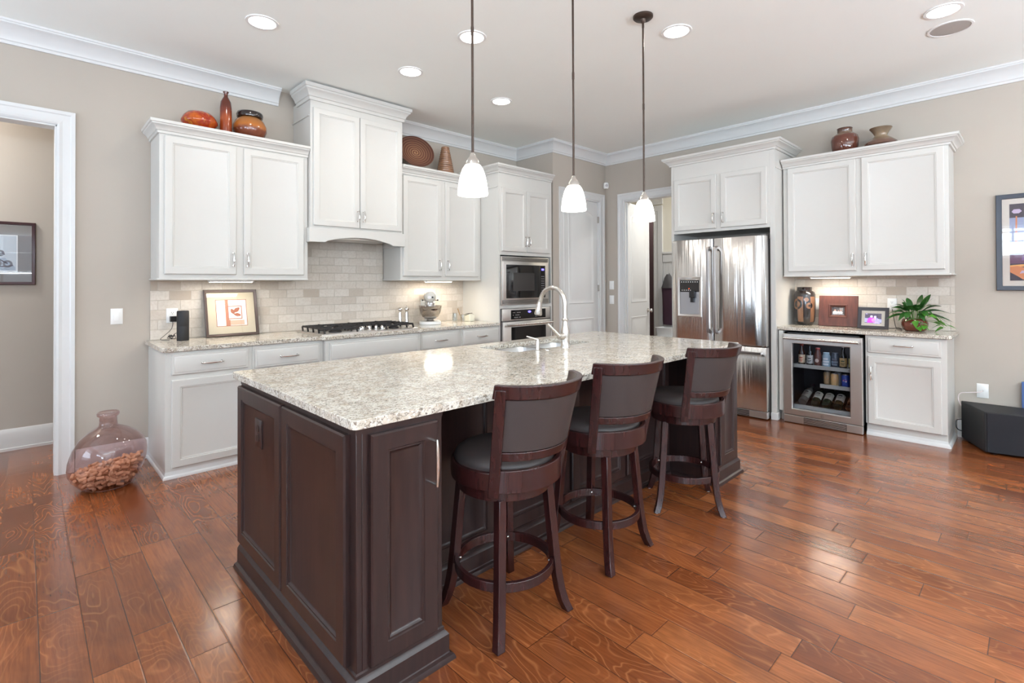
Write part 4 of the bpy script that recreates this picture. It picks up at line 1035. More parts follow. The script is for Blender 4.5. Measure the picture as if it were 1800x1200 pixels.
# pepper and salt mills
def mill(lab, x, y, finial):
    t = thing('spice_mill', lab, 'spice mill', (x, y, CT1), group='mills beside the cooktop')
    obj('mill_body', MB().lathe([(.026, 0), (.026, .012), (.022, .018), (.025, .03), (.021, .04), (.0165, .07), (.017, .12), (.014, .136), (.013, .14)], 20, (x, y, CT1)), M['chrome'], t)
    obj('mill_head', MB().lathe([(.013, .14), (.018, .146), (.0245, .160), (.0225, .175), (.014, .185), (.005, .188)] + ([(.004, .194), (.006, .198), (.001, .203)] if finial else []), 20, (x, y, CT1)), M['chrome'], t)
mill('polished steel mill nearer the cooktop, round plain head', 2.925, 4.78, False)
mill('polished steel mill with a tiny finial, right of its twin', 3.008, 4.78, True)

# stand mixer
t = thing('stand_mixer', 'grey stand mixer with a polished bowl on the back countertop', 'stand mixer', (3.20, 4.60, CT1)); mixer = t
mx, my = 3.20, 4.60; gm = plain('mixer_enamel', srgb(206, 200, 190), .25); z0 = CT1
b = MB(); P = rrect(mx - .118, mx + .118, my - .13, my + .19, .10, 6)
b.rings([[(x, y, z0 + z) for x, y in [(mx + (a - mx) * s, my + .03 + (c - my - .03) * s) for a, c in P]] for z, s in ((.0, .97), (.004, 1), (.022, 1), (.032, .93))], True, True); obj('mixer_base', b, M['white'], t)
b = MB(); b.rings([[(mx + (a - mx) * s, y, z) for a, y, z in [(x, yy, z0 + zz) for x, yy in rrect(mx - .055, mx + .055, my + .085, my + .185, .04, 4)]] for zz, s in ((.025, 1.15), (.10, .95), (.2, .95), (.255, 1.05))], True, True); obj('mixer_column', b, gm, t)
L = []
for yy, r, zc in ((-.125, .012, .300), (-.122, .045, .300), (-.105, .062, .300), (-.05, .066, .302), (.05, .070, .306), (.13, .072, .308), (.175, .066, .306), (.205, .045, .30), (.212, .01, .30)):
    L.append([(mx + r * .95 * cos(2 * pi * k / 24), my + yy, z0 + zc + r * 1.05 * sin(2 * pi * k / 24)) for k in range(24)])
obj('mixer_head', MB().rings(L, True, True), gm, t, smooth=60)
obj('trim_band', MB().lathe([(.045, .215), (.052, .218), (.052, .238), (.046, .244)], 24, (mx, my - .04, z0)), M['chrome'], t)
obj('beater_shaft', MB().lathe([(.036, .17), (.042, .175), (.042, .216), (.03, .22)], 20, (mx, my - .04, z0)), M['steel'], t)
obj('hub_cap', MB().disc(FB(my - .126), mx - .012, z0 + .295, .020, .018, 0, 20).xf(Matrix.Identity(4)), M['chrome'], t)
k = MB().tube([(mx + .022, my - .112, z0 + .296), (mx + .022, my - .135, z0 + .296)], .010, 10); obj('hub_knob', k, M['black'], t)
k = MB(); k.ball((mx - .082, my - .02, z0 + .262), .009); k.ball((mx + .082, my - .02, z0 + .262), .009); k.tube([(mx - .08, my - .02, z0 + .262), (mx + .08, my - .02, z0 + .262)], .003, 6); obj('lock_knob', k, M['black'], t)
bo = obj('bowl', MB().lathe([(.045, .034), (.047, .04), (.036, .046), (.038, .056), (.062, .064), (.088, .085), (.108, .12), (.120, .165), (.124, .198), (.128, .200), (.128, .203), (.122, .202), (.118, .165), (.104, .12), (.06, .075), (.001, .07)], 40, (mx, my - .035, z0)), plain('bowl_steel', (.42, .38, .35), .09, metal=1), t, smooth=60)

mixer.rotation_euler = (0, 0, -rad(33)); mixer.location = (3.215, 4.635, CT1)

# glass tumblers and a ceramic caddy
def tumbler(lab, x, y, r, h):
    o = obj('drinking_glass', MB().lathe([(r * .8, 0), (r * .98, .012), (r, h * .5), (r * .9, h), (r * .87, h), (r * .95, h * .5), (r * .9, .014), (.001, .010)], 20, (x, y, CT1 + .001), True, False), M['clear'], smooth=60)
    tag(o, lab, 'glass', 'clear glasses by the oven tower')
tumbler('clear glass nearest the stand mixer', 3.575, 4.66, .030, .095)
tumbler('clear glass at the back of the glasses by the oven tower', 3.63, 4.74, .028, .10)
tumbler('clear glass in front of the ceramic box', 3.665, 4.63, .030, .085)
t = thing('utensil_box', 'small pale ceramic box with tongs resting across it', 'box', (3.77, 4.62, CT1))
obj('box_body', MB().box(3.735, 3.805, 4.585, 4.70, CT1 + .001, CT1 + .078), colm(214, 212, 196, .35), t, bev=.004)
obj('box_lid', MB().box(3.738, 3.802, 4.588, 4.697, CT1 + .078, CT1 + .084), colm(206, 204, 188, .35), t, bev=.002)
b = MB().tube([(3.70, 4.66, CT1 + .075), (3.74, 4.64, CT1 + .09), (3.80, 4.62, CT1 + .094)], .004, 8); b.tube([(3.69, 4.62, CT1 + .07), (3.74, 4.61, CT1 + .088), (3.79, 4.63, CT1 + .094)], .004, 8)
tag(obj('tongs', b, M['steeld']), 'dark metal tongs lying across the ceramic box', 'tongs')
tag(obj('wooden_spoon', MB().tube([(3.772, 4.78, CT1 + .004), (3.735, 4.80, CT1 + .12), (3.728, 4.803, CT1 + .145)], [.004, .0045, .006], 8), colm(168, 132, 84, .6)), 'thin wooden stick standing behind the ceramic box', 'utensil')

# pottery on top of the cabinets
TOPZ = 2.52
def glaze(name, cols, rough=.12, scale=(6, 6, 10), axis_ramp=None):
    t = NT(name); co = t.obco(); n = t.noise(t.mapv(co, scale), 1, 4, .6, .5)
    c = t.ramp(n, [(.28 + .44 * i / max(1, len(cols) - 1), x) for i, x in enumerate(cols)])
    if axis_ramp:
        z = t.nd('ShaderNodeSeparateXYZ', n0=co).outputs[2]; zn = t.math('ADD', t.math('DIVIDE', t.math('SUBTRACT', z, axis_ramp[0]), axis_ramp[1] - axis_ramp[0]), t.math('MULTIPLY', t.math('SUBTRACT', n, .5), axis_ramp[3] if len(axis_ramp) > 3 else .25))
        c2 = t.ramp(zn, axis_ramp[2]); c = t.mix(.75, c, c2)
    t.set(Base_Color=c, Roughness=rough, Coat_Weight=.4, Coat_Roughness=.06); return t.m
o = obj('ceramic_bowl', MB().lathe([(.062, 0), (.085, .012), (.128, .075), (.130, .090), (.112, .130), (.085, .158), (.07, .162), (.065, .156), (.10, .10), (.11, .07), (.06, .02), (.001, .015)], 36, (1.02, 4.70, 2.59), True, False),
        glaze('red_amber_glaze', [srgb(130, 32, 20), srgb(190, 92, 26), srgb(150, 40, 22), srgb(206, 140, 40)], .1, (9, 9, 4)), smooth=60); o.location = (0, 0, 0)
tag(o, 'squat amber and red glazed bowl on the left wall cabinet', 'bowl')
tag(obj('bottle_vase', MB().lathe([(.044, 0), (.046, .01), (.044, .24), (.039, .29), (.025, .32), (.016, .335), (.0145, .362), (.022, .372), (.021, .377), (.012, .373)], 28, (1.207, 4.68, 2.59)),
        glaze('rust_glaze', [srgb(110, 44, 22), srgb(142, 62, 30)], .12, (5, 5, 5), (2.59, 2.92, [(0, srgb(120, 44, 22)), (.45, srgb(172, 82, 38)), (.66, srgb(112, 46, 30)), (.8, srgb(72, 36, 30))])), smooth=60), 'slender rust-brown bottle vase between the bowl and the jar', 'vase')
o = thing('ceramic_jar', 'round two-tone brown jar with a thick black rim', 'jar', (1.395, 4.69, 2.59))
obj('jar_body', MB().lathe([(.078, 0), (.105, .02), (.131, .085), (.130, .128), (.112, .170), (.088, .194), (.08, .198)], 36, (1.395, 4.69, 2.59)), glaze('ochre_brown_glaze', [srgb(104, 50, 30), srgb(150, 84, 40)], .2, (7, 7, 5), (2.60, 2.765, [(0, srgb(86, 42, 30)), (.45, srgb(118, 58, 34)), (.62, srgb(186, 112, 44)), (1, srgb(160, 110, 60))], .5)), o, smooth=60)
obj('jar_rim', MB().lathe([(.08, .196), (.10, .202), (.105, .224), (.098, .244), (.075, .250), (.06, .240)], 36, (1.395, 4.69, 2.59)), plain('black_glaze', srgb(40, 30, 28), .08, coat=.5), o, smooth=60)
# platter, tilted against the wall
def make_platter():
    t = NT('spiral_glaze'); co = t.obco()
    x = t.nd('ShaderNodeSeparateXYZ', n0=co).outputs
    dx = t.math('DIVIDE', x[0], .41); dy = t.math('DIVIDE', x[1], .41)
    r = t.math('SQRT', t.math('ADD', t.math('MULTIPLY', dx, dx), t.math('MULTIPLY', dy, dy)))
    an = t.math('DIVIDE', t.math('ARCTAN2', dy, dx), 2 * pi)
    sp = t.math('FRACT', t.math('SUBTRACT', t.math('MULTIPLY', r, 16.0), an))
    band = t.ramp(sp, [(0, .8), (.25, 0), (.75, 0), (1, .8)])
    base = t.ramp(r, [(0, srgb(116, 72, 54)), (.25, srgb(104, 63, 50)), (.5, srgb(84, 48, 40))])
    near = t.ramp(r, [(.05, 1), (.16, .5), (.5, .16)])
    c = t.mix(t.math('MULTIPLY', band, near), base, srgb(222, 186, 140))
    t.set(Base_Color=c, Roughness=.3); return t.m
tz = rad(66)
MP = Matrix.Translation((3.115, 4.765, 2.81)) @ Matrix.Rotation(rad(-14), 4, 'Z') @ Matrix.Rotation(tz, 4, 'X')
pl_ = MB().lathe([(.001, 0), (.10, 0), (.17, .012), (.203, .030), (.205, .036), (.198, .034), (.165, .02), (.1, .010), (.001, .008)], 48)
pl_ = obj('platter', pl_, make_platter(), smooth=60); pl_.matrix_world = MP
tag(pl_, 'large round brown platter with a spiral, propped on the wall cabinet', 'platter')
b = MB(); prof = []
for k in range(14):
    z = k / 14 * .33; r0 = .106 - .064 * (k / 14) ** 1.05
    prof += [(r0 - .003, z), (r0 + .002, z + .008), (r0 + .001, z + .018)]
prof += [(.044, .335), (.034, .337), (.03, .33)]
tag(obj('cone_vase', MB().lathe(prof, 32, (3.475, 4.70, 2.59)), glaze('ribbed_bronze_glaze', [srgb(96, 70, 54), srgb(150, 112, 86), srgb(110, 80, 62)], .16, (2, 2, 60)), smooth=50), 'ribbed tan cone-shaped vase right of the brown platter', 'vase')
# right cabinet pottery
RZ2 = 2.59
tag(obj('ceramic_jar', MB().lathe([(.085, 0), (.10, .012), (.112, .09), (.117, .155), (.108, .19), (.078, .215), (.062, .222), (.062, .262), (.066, .266), (.064, .27), (.05, .266)], 36, (5.76, 1.292, RZ2)),
        glaze('brown_drip_glaze', [srgb(86, 46, 36), srgb(112, 62, 48)], .1, (5, 5, 4), (2.6, 2.86, [(0, srgb(92, 52, 40)), (.70, srgb(100, 58, 46)), (.80, srgb(136, 118, 98)), (1, srgb(84, 66, 58))], .35)), smooth=60), 'tall shouldered brown jar on the right wall cabinet', 'jar')
tag(obj('flared_vase', MB().lathe([(.088, 0), (.115, .02), (.139, .048), (.128, .07), (.085, .108), (.052, .13), (.05, .142), (.062, .165), (.090, .205), (.088, .209), (.056, .17), (.04, .14)], 36, (5.76, 1.003, RZ2)),
        glaze('olive_brown_glaze', [srgb(92, 62, 52), srgb(120, 92, 74), srgb(84, 58, 50)], .1, (8, 8, 3), (2.59, 2.80, [(0, srgb(92, 58, 48)), (.35, srgb(104, 74, 62)), (.6, srgb(156, 138, 112)), (1, srgb(118, 100, 82))], .3)), smooth=60), 'squat vase with a wide flared mouth on the right wall cabinet', 'vase')

# ------------------------------------------------------------------ demijohn full of corks
DC = Vector((.415, 4.395, 0)); sd = Vector((.72, -.69, 0))
DP = [(.105, .004), (.132, .006), (.158, .030), (.190, .080), (.211, .135), (.217, .180), (.212, .230), (.190, .292), (.152, .345), (.105, .382), (.066, .402), (.052, .412), (.049, .44), (.050, .468), (.058, .474), (.064, .484), (.063, .497), (.054, .503), (.047, .498)]
def dj(p, r, z):
    # the blown body leans: one shoulder sits lower
    s_ = p.dot(sd); wgt = max(0, min(1, z / .16)) * max(0, min(1, (.43 - z) / .2))
    return z + .24 * s_ * wgt
b = MB(); L = []
for r, z in DP:
    q = []
    for k in range(48):
        a = 2 * pi * k / 48; p = Vector((r * cos(a), r * sin(a), 0)); q.append((DC.x + p.x, DC.y + p.y, dj(p, r, z)))
    L.append(q)
tag(obj('glass_bottle', b.rings(L, True, False), M['rose'], smooth=70), 'large lopsided rose-tinted glass bottle on the floor, part full of corks', 'bottle')
cork_m = NT('cork'); n_ = cork_m.noise(cork_m.obco(), 160, 3); rn_ = cork_m.nd('ShaderNodeObjectInfo').outputs['Random']
cork_m.set(Base_Color=cork_m.mix(n_, cork_m.mix(rn_, srgb(206, 162, 126), srgb(238, 204, 168)), cork_m.mix(rn_, srgb(180, 130, 98), srgb(216, 176, 140))), Roughness=.85)
ck = obj('wine_cork', MB().lathe([(.009, -.021), (.0108, -.020), (.0108, .020), (.009, .021)], 12), cork_m.m)
def rad_at(z):
    for (r0, z0_), (r1, z1_) in zip(DP, DP[1:]):
        if z0_ <= z <= z1_: return r0 + (r1 - r0) * (z - z0_) / (z1_ - z0_ + 1e-9)
    return .05
rg = random.Random(11); pts = []
tries = 0
while len(pts) < 250 and tries < 60000:
    tries += 1
    z = rg.uniform(.024, .155); a = rg.uniform(0, 2 * pi); R_ = rad_at(z) - .024
    if R_ < .02: continue
    r = R_ * sqrt(rg.uniform(.0 if rg.random() < .25 else .45, 1)); p = Vector((r * cos(a), r * sin(a), 0))
    w_ = Vector((DC.x + p.x, DC.y + p.y, max(.018, dj(p, r, z))))
    if all((w_ - q).length > .0215 for q in pts): pts.append(w_)
for i, w_ in enumerate(pts):
    c_ = ck if i == 0 else ck.copy()
    if i: COL.objects.link(c_)
    c_.location = w_; c_.rotation_euler = (pi / 2 + rg.uniform(-.6, .6), rg.uniform(-.3, .3), rg.uniform(0, pi))
    c_['label'] = 'used wine cork in the heap inside the rose-tinted glass bottle'; c_['category'] = 'cork'; c_['group'] = 'corks in the glass bottle'

# ------------------------------------------------------------------ right countertop
RT = .925
def make_vasewood():
    t = NT('inlaid_wood_vase'); co = t.obco(); x = t.nd('ShaderNodeSeparateXYZ', n0=co).outputs
    an = t.math('ARCTAN2', x[1], t.math('MULTIPLY', x[0], -1.0)); arc = t.math('MULTIPLY', an, .098); z = x[2]
    wood = t.mix(t.noise(t.mapv(co, (60, 60, 6)), 1, 4), srgb(88, 58, 42), srgb(146, 106, 80)); blk = tuple(srgb(34, 28, 27))
    def bandm(c, hw): return t.math('LESS_THAN', t.math('ABSOLUTE', t.math('SUBTRACT', arc, c)), hw)
    zin = t.math('MULTIPLY', t.math('GREATER_THAN', z, .035), t.math('LESS_THAN', z, .292))
    st1 = t.math('MULTIPLY', bandm(-.012, .029), zin); st2 = t.math('MULTIPLY', bandm(-.135, .026), zin)
    m = t.math('MAXIMUM', st1, st2)
    def ring(c, zc, ro, ri):
        dx = t.math('SUBTRACT', arc, c); dz = t.math('SUBTRACT', z, zc)
        r = t.math('SQRT', t.math('ADD', t.math('MULTIPLY', dx, dx), t.math('MULTIPLY', dz, dz)))
        return t.math('MULTIPLY', t.math('LESS_THAN', r, ro), t.math('GREATER_THAN', r, ri))
    for c, zc, ro, ri in ((.022, .215, .054, .034), (-.070, .262, .021, 0), (-.098, .200, .032, .012)):
        rg_ = ring(c, zc, ro, ri); m = t.math('ABSOLUTE', t.math('SUBTRACT', m, rg_))
    t.set(Base_Color=t.mix(m, blk, wood), Roughness=.2, Coat_Weight=.4); return t.m
o = obj('wooden_vase', MB().lathe([(.062, 0), (.072, .006), (.09, .045), (.094, .08), (.098, .20), (.097, .31), (.090, .335), (.072, .349), (.068, .352), (.068, .385), (.070, .388), (.06, .389), (.058, .36)], 40), make_vasewood(), smooth=50)
o.location = (5.80, 1.668, RT); o.rotation_euler = (0, 0, -.28); tag(o, 'tall black wooden vase inlaid with light wood stripes and rings', 'vase')

def people(b, fr, X, Y, d, folks):
    for cx, cy, s, mi, mh in folks:
        b.mat(mi).poly(fr, [(X(cx + s * a), Y(cy + s * c)) for a, c in ((-.5, -1), (.5, -1), (.55, -.1), (.3, .25), (-.3, .25), (-.55, -.1))], d)
        P = []
        for k in range(14): P.append((X(cx + s * .20 * cos(2 * pi * k / 14)), Y(cy + s * .52 + s * .30 * sin(2 * pi * k / 14))))
        b.mat(mh).poly(fr, P, d + .0003)
def FRr(x0, yc, rot):
    # a face looking towards -x, turned by rot about the vertical through yc
    return lambda u, v, d: (x0 - d * cos(rot) + (u - yc) * sin(rot), yc + (u - yc) * cos(rot) + d * sin(rot), v)
def art_three(t, fr, q, d):
    u0, u1, v0, v1 = q; X = lambda a: u1 - (u1 - u0) * a; Y = lambda a: v0 + (v1 - v0) * a; b = MB()
    b.mat(0).poly(fr, [(u0, v0), (u1, v0), (u1, v1), (u0, v1)], d)
    b.mat(3).poly(fr, [(X(.62), Y(.5)), (X(.9), Y(.5)), (X(.9), Y(.95)), (X(.62), Y(.95))], d + .0003)
    b.mat(3).poly(fr, [(X(.12), Y(.94)), (X(.4), Y(.94)), (X(.4), Y(.99)), (X(.12), Y(.99))], d + .0003)
    people(b, fr, X, Y, d + .0006, [(.24, .42, .36, 1, 2), (.52, .40, .26, 1, 2), (.73, .40, .28, 1, 2)])
    b.mat(4).poly(fr, [(X(0), Y(0)), (X(1), Y(0)), (X(1), Y(.08)), (X(0), Y(.12))], d + .0012)
    obj('photograph', b, [colm(72, 68, 72), colm(226, 222, 222), colm(196, 140, 120), colm(140, 134, 132), colm(150, 150, 160)], t, smooth=0)
tb = tilted(FRr(5.775, 1.37, -.05), None, RT + .001, rad(11))
framed('photo_frame', 'wide brown wooden frame with a small photo of three people in white', 'picture frame', tb, 1.203, 1.535, RT + .001, RT + .305, .112, M['brownwood'], colm(60, 40, 36), .004, art_three,
       prof=[(0, 0), (0, .014), (.003, .018), (.085, .020), (.090, .024), (.098, .022), (.110, .008), (.112, .006)])
def art_screen(t, fr, q, d):
    u0, u1, v0, v1 = q; X = lambda a: u1 - (u1 - u0) * a; Y = lambda a: v0 + (v1 - v0) * a; b = MB()
    b.mat(0).poly(fr, [(u0, v0), (u1, v0), (u1, v1), (u0, v1)], d)
    b.mat(4).poly(fr, [(X(0), Y(.06)), (X(.22), Y(.06)), (X(.2), Y(.5)), (X(0), Y(.5))], d + .0003)
    b.mat(4).poly(fr, [(X(.82), Y(.06)), (X(1), Y(.06)), (X(1), Y(.4)), (X(.84), Y(.45))], d + .0003)
    people(b, fr, X, Y, d + .0006, [(.40, .46, .42, 1, 2), (.62, .44, .40, 2, 2), (.27, .26, .24, 1, 1), (.72, .26, .34, 3, 3)])
    b.mat(1).poly(fr, [(X(.26), Y(.04)), (X(.48), Y(.04)), (X(.46), Y(.2)), (X(.3), Y(.2))], d + .0012)
    b.mat(2).poly(fr, [(X(.04), Y(.92)), (X(.16), Y(.92)), (X(.16), Y(.97)), (X(.04), Y(.97))], d + .0006)
    g = lambda n, c, s: glow('screen_' + n, c, s)
    obj('screen', b, [g('dark', srgb(70, 62, 80), .7), g('magenta', srgb(176, 60, 226), .9), g('pale', srgb(196, 184, 226), .8), g('blue', srgb(150, 140, 226), .9), g('grey', srgb(150, 150, 204), .8)], t, smooth=0)
td = tilted(FRr(5.665, 1.06, .02), None, RT + .001, rad(12))
framed('digital_photo_frame', 'black digital photo frame with a lit picture of people', 'digital frame', td, .943, 1.183, RT + .001, RT + .202, .030, colm(44, 40, 44, .35), colm(206, 198, 186, .7), .026, art_screen, dep=.018)
tag(obj('charging_cable', MB().tube(smooth_path([(5.71, 1.0, RT + .02), (5.72, .94, RT + .012), (5.70, .905, RT + .016), (5.72, .88, RT + .02), (5.76, .86, RT + .006), (5.84, .90, RT + .004), (XW - .035, .93, RT + .02), (XW - .028, .955, RT + .18)]), .003, 6), M['black']), 'thin black cable running from the digital frame to the outlet', 'cable')

# potted plant
t = thing('potted_plant', 'leafy green peace lily in a round brown glazed pot', 'plant', (5.73, .765, RT))
px, py = 5.73, .765
obj('plant_pot', MB().lathe([(.068, 0), (.082, .010), (.097, .05), (.098, .07), (.088, .10), (.082, .106), (.078, .10), (.085, .07), (.001, .065)], 32, (px, py, RT)), glaze('brown_pot_glaze', [srgb(84, 36, 24), srgb(112, 56, 40)], .12, (8, 8, 4)), t, smooth=60)
obj('soil', MB().lathe([(.080, .092), (.04, .098), (.001, .1)], 20, (px, py, RT), False, False), colm(58, 42, 32, .9), t)
def leaf_geo(b, base, dirv, L, wd, droop, roll=0.0, heart=False):
    d = Vector(dirv).normalized(); side = d.cross(Vector((0, 0, 1)))
    side = side.normalized() if side.length > .05 else Vector((0, 1, 0))
    nrm = side.cross(d).normalized(); rows = []; n = 9
    side = (side * cos(roll) + nrm * sin(roll))
    for k in range(n + 1):
        q = k / n
        if heart: w_ = wd * (1.0 * (q * 5 if q < .2 else (1 - ((q - .2) / .8) ** 1.6)))
        else: w_ = wd * (sin(pi * min(1, q * 1.0)) ** .8) * (1 - .25 * q)
        p = Vector(base) + d * (L * q) + Vector((0, 0, -1)) * (droop * L * q * q)
        if heart and q < .2: p = p - d * 0
        nn = Vector((0, 0, .16 * w_))
        rows.append([p - side * w_ + nn, p - side * w_ * .5 + nn * .35, p, p + side * w_ * .5 + nn * .35, p + side * w_ + nn])
    return b.rings([[tuple(x) for x in r_] for r_ in rows], False, False, closed=False)
rp = random.Random(5)
lf = MB(); st = MB(); c0 = Vector((px, py, RT + .095))
# (direction towards camera-left is +y; outward angles and elevations)
specs = [(88, 52, .20, .050, .45), (60, 46, .21, .046, .55), (100, 26, .20, .044, .6), (112, 10, .19, .036, .5), (130, 34, .17, .042, .6), (150, 20, .16, .042, .8), (172, 35, .15, .042, .9),
         (-88, 62, .23, .050, .28), (-70, 44, .24, .050, .45), (-96, 28, .27, .048, .45), (-104, 14, .25, .044, .5), (-80, 8, .24, .040, .4), (-120, 40, .17, .040, .8), (-150, 24, .16, .042, .9),
         (40, 70, .21, .044, .3), (-30, 74, .24, .046, .25), (-60, 66, .25, .044, .2), (10, 50, .18, .042, .5), (200, 58, .16, .040, .6), (70, 66, .17, .04, .4), (-105, 72, .20, .044, .3), (120, 60, .15, .038, .5), (-140, 62, .17, .04, .5), (160, 66, .13, .036, .5), (85, 12, .16, .034, .6),
         (140, 48, .18, .05, .6), (180, 60, .17, .048, .5), (-160, 52, .18, .05, .6), (-110, 55, .20, .05, .5), (30, 58, .2, .05, .5), (100, 44, .2, .05, .55), (-50, 52, .2, .05, .5), (-140, 36, .18, .048, .8), (120, 70, .2, .046, .35), (-20, 60, .2, .05, .4), (165, 28, .15, .046, .9), (-75, 30, .24, .05, .5)]
for az, el, L, wd, dr in specs:
    a = rad(az); e_ = rad(el); dv = Vector((cos(a) * cos(e_), sin(a) * cos(e_), sin(e_)))
    s0 = c0 + Vector((cos(a), sin(a), 0)) * .03; s1 = s0 + Vector((dv.x * .35, dv.y * .35, abs(dv.z) * .8 + .35)).normalized() * (.05 + .04 * sin(e_))
    st.tube([tuple(s0), tuple((s0 + s1) / 2 + Vector((0, 0, .006))), tuple(s1)], .0024, 5); leaf_geo(lf, s1, dv, L * .82, wd * .68, dr, rp.uniform(-.5, .5))
def leafmat(name, a, b_, rough=.3):
    q = NT(name); n = q.noise(q.obco(), 18, 3); q.set(Base_Color=q.mix(n, a, b_), Roughness=rough, Specular_IOR_Level=.5); return q.m
obj('foliage', lf, leafmat('deep_green_leaf', srgb(22, 58, 22), srgb(58, 110, 44)), t, smooth=60)
obj('stems', st, colm(96, 140, 62, .5), t)
lf = MB(); st = MB()
vines = [[(px - .03, py - .06, RT + .10), (px - .05, py - .15, RT + .08), (px - .05, py - .19, RT + .05), (px - .05, py - .215, RT + .045)],
         [(px - .08, py - .02, RT + .10), (px - .12, py - .07, RT + .08), (px - .13, py - .10, RT + .045)],
         [(px - .06, py - .04, RT + .10), (px - .10, py - .06, RT + .07), (px - .125, py - .05, RT + .05), (px - .14, py - .03, RT + .035)],
         [(px - .04, py - .07, RT + .11), (px - .02, py - .14, RT + .14), (px - .02, py - .18, RT + .11), (px - .01, py - .20, RT + .05)],
         [(px + .02, py - .07, RT + .10), (px + .02, py - .17, RT + .09), (px + .0, py - .21, RT + .06), (px - .0, py - .25, RT + .06)],
         [(px - .07, py + .0, RT + .10), (px - .11, py - .0, RT + .11), (px - .12, py - .03, RT + .09)],
         [(px - .05, py - .03, RT + .12), (px - .09, py - .09, RT + .17), (px - .10, py - .12, RT + .13)]]
for P in vines:
    sp_ = smooth_path(P, 5); st.tube(sp_, .0018, 5)
    for k in range(4, len(sp_), 4):
        q = Vector(sp_[k]); a = rp.uniform(0, 2 * pi)
        leaf_geo(lf, q, (-.4 + .5 * cos(a), .9 * sin(a), -.25 + .3 * rp.random()), .058 + .014 * rp.random(), .025, .3, rp.uniform(-.4, .4), True)
obj('trailing_vine', lf, leafmat('bright_green_leaf', srgb(52, 116, 34), srgb(104, 168, 58)), t, smooth=60)
obj('vine_stem', st, colm(110, 158, 70, .5), t)

# ------------------------------------------------------------------ drinks in the cooler
def bmat(n, c, rough=.1): return plain('bottle_' + n, c, rough, coat=.3)
BOT = {'amber': bmat('amber', srgb(58, 28, 14)), 'dark': bmat('dark', srgb(26, 24, 20)), 'clearg': bmat('smoky', srgb(98, 96, 90)), 'green': bmat('green', srgb(34, 42, 30)), 'red': bmat('red', srgb(120, 40, 30))}
def bottle(lab, cx, cy, z, body, lab1, lab2=None, cap=None, h=.205, r=.029, group='bottles on the top cooler shelf'):
    t = thing('drink_bottle', lab, 'bottle', (cx, cy, z), group=group)
    obj('bottle_body', MB().lathe([(r * .92, 0), (r, .006), (r, h * .55), (r * .9, h * .63), (r * .48, h * .78), (r * .42, h * .93)], 20, (cx, cy, z)), body, t)
    obj('cap', MB().lathe([(r * .48, h * .92), (r * .52, h * .93), (r * .5, h * .995), (r * .3, h)], 14, (cx, cy, z)), cap or M['black'], t)
    lb = obj('paper_label', MB().lathe([(r * 1.01, h * .12), (r * 1.02, h * .13), (r * 1.02, h * .50), (r * 1.01, h * .51)], 20, (cx, cy, z), False, False), lab1, t)
    if lab2:
        b = MB()
        for dz, w_, hh in ((.34, .5, .05), (.25, .62, .03), (.19, .4, .03)):
            b.rings([[(cx - cos(a) * r * 1.03, cy + sin(a) * r * 1.03, z + h * q) for a in [w_ * (k / 6 * 2 - 1) for k in range(7)]] for q in (dz, dz + hh)], False, False, closed=False)
        obj('label_mark', b, lab2, lb)
zt = SH['top'] + .001; bx = WX + .135
bottle('brown bottle with a red-topped pale label, far left on the top cooler shelf', bx, 1.612, zt, BOT['amber'], colm(206, 188, 160), colm(170, 60, 40), colm(120, 40, 30))
bottle('bottle with a light grey label, second from left on the top cooler shelf', bx, 1.540, zt, BOT['dark'], colm(190, 190, 184), colm(60, 66, 64))
t = thing('drink_bottle', 'reddish bottle with a dark band, third from left on the top cooler shelf', 'bottle', (bx, 1.472, zt), group='bottles on the top cooler shelf')
obj('bottle_body', MB().lathe([(.030, 0), (.031, .004), (.031, .10), (.028, .12), (.019, .15), (.018, .165)], 20, (bx, 1.472, zt)), colm(104, 66, 58, .25), t); obj('cap', MB().lathe([(.0195, .163), (.0195, .178), (.001, .179)], 16, (bx, 1.472, zt)), colm(150, 50, 44), t)
obj('label_mark', MB().disc(FR(bx - .0325), 1.472, zt + .06, .016, .018, 0, 16), colm(206, 190, 180), t)
def jar(lab, cy, c1, c2, dx=0):
    t = thing('drink_can', lab, 'can', (bx + dx, cy, zt), group='cans and jars on the top cooler shelf')
    obj('can_body', MB().lathe([(.030, 0), (.034, .008), (.034, .105), (.026, .125), (.026, .14), (.001, .141)], 22, (bx + dx, cy, zt)), c1, t)
    b = MB()
    for q, w_ in ((.05, .9), (.075, .6), (.025, .7)): b.rings([[(bx + dx - cos(a) * .0347, cy + sin(a) * .0347, zt + z) for a in [w_ * (k / 6 * 2 - 1) for k in range(7)]] for z in (q, q + .016)], False, False, closed=False)
    obj('label_mark', b, c2, t)
jar('pale blue wrapped bottle left of centre on the top cooler shelf', 1.400, colm(150, 176, 190, .3), colm(226, 232, 236))
jar('dark blue-grey bottle at the centre of the top cooler shelf', 1.335, colm(66, 74, 86, .25), colm(110, 120, 132), .03)
bottle('dark bottle with a tan label, second from right on the top cooler shelf', bx, 1.262, zt, BOT['dark'], colm(178, 150, 104), colm(70, 84, 50))
bottle('dark bottle with a yellow-green label, far right on the top cooler shelf', bx, 1.190, zt, BOT['dark'], colm(192, 186, 120), colm(60, 60, 40))
zm = SH['mid'] + .001
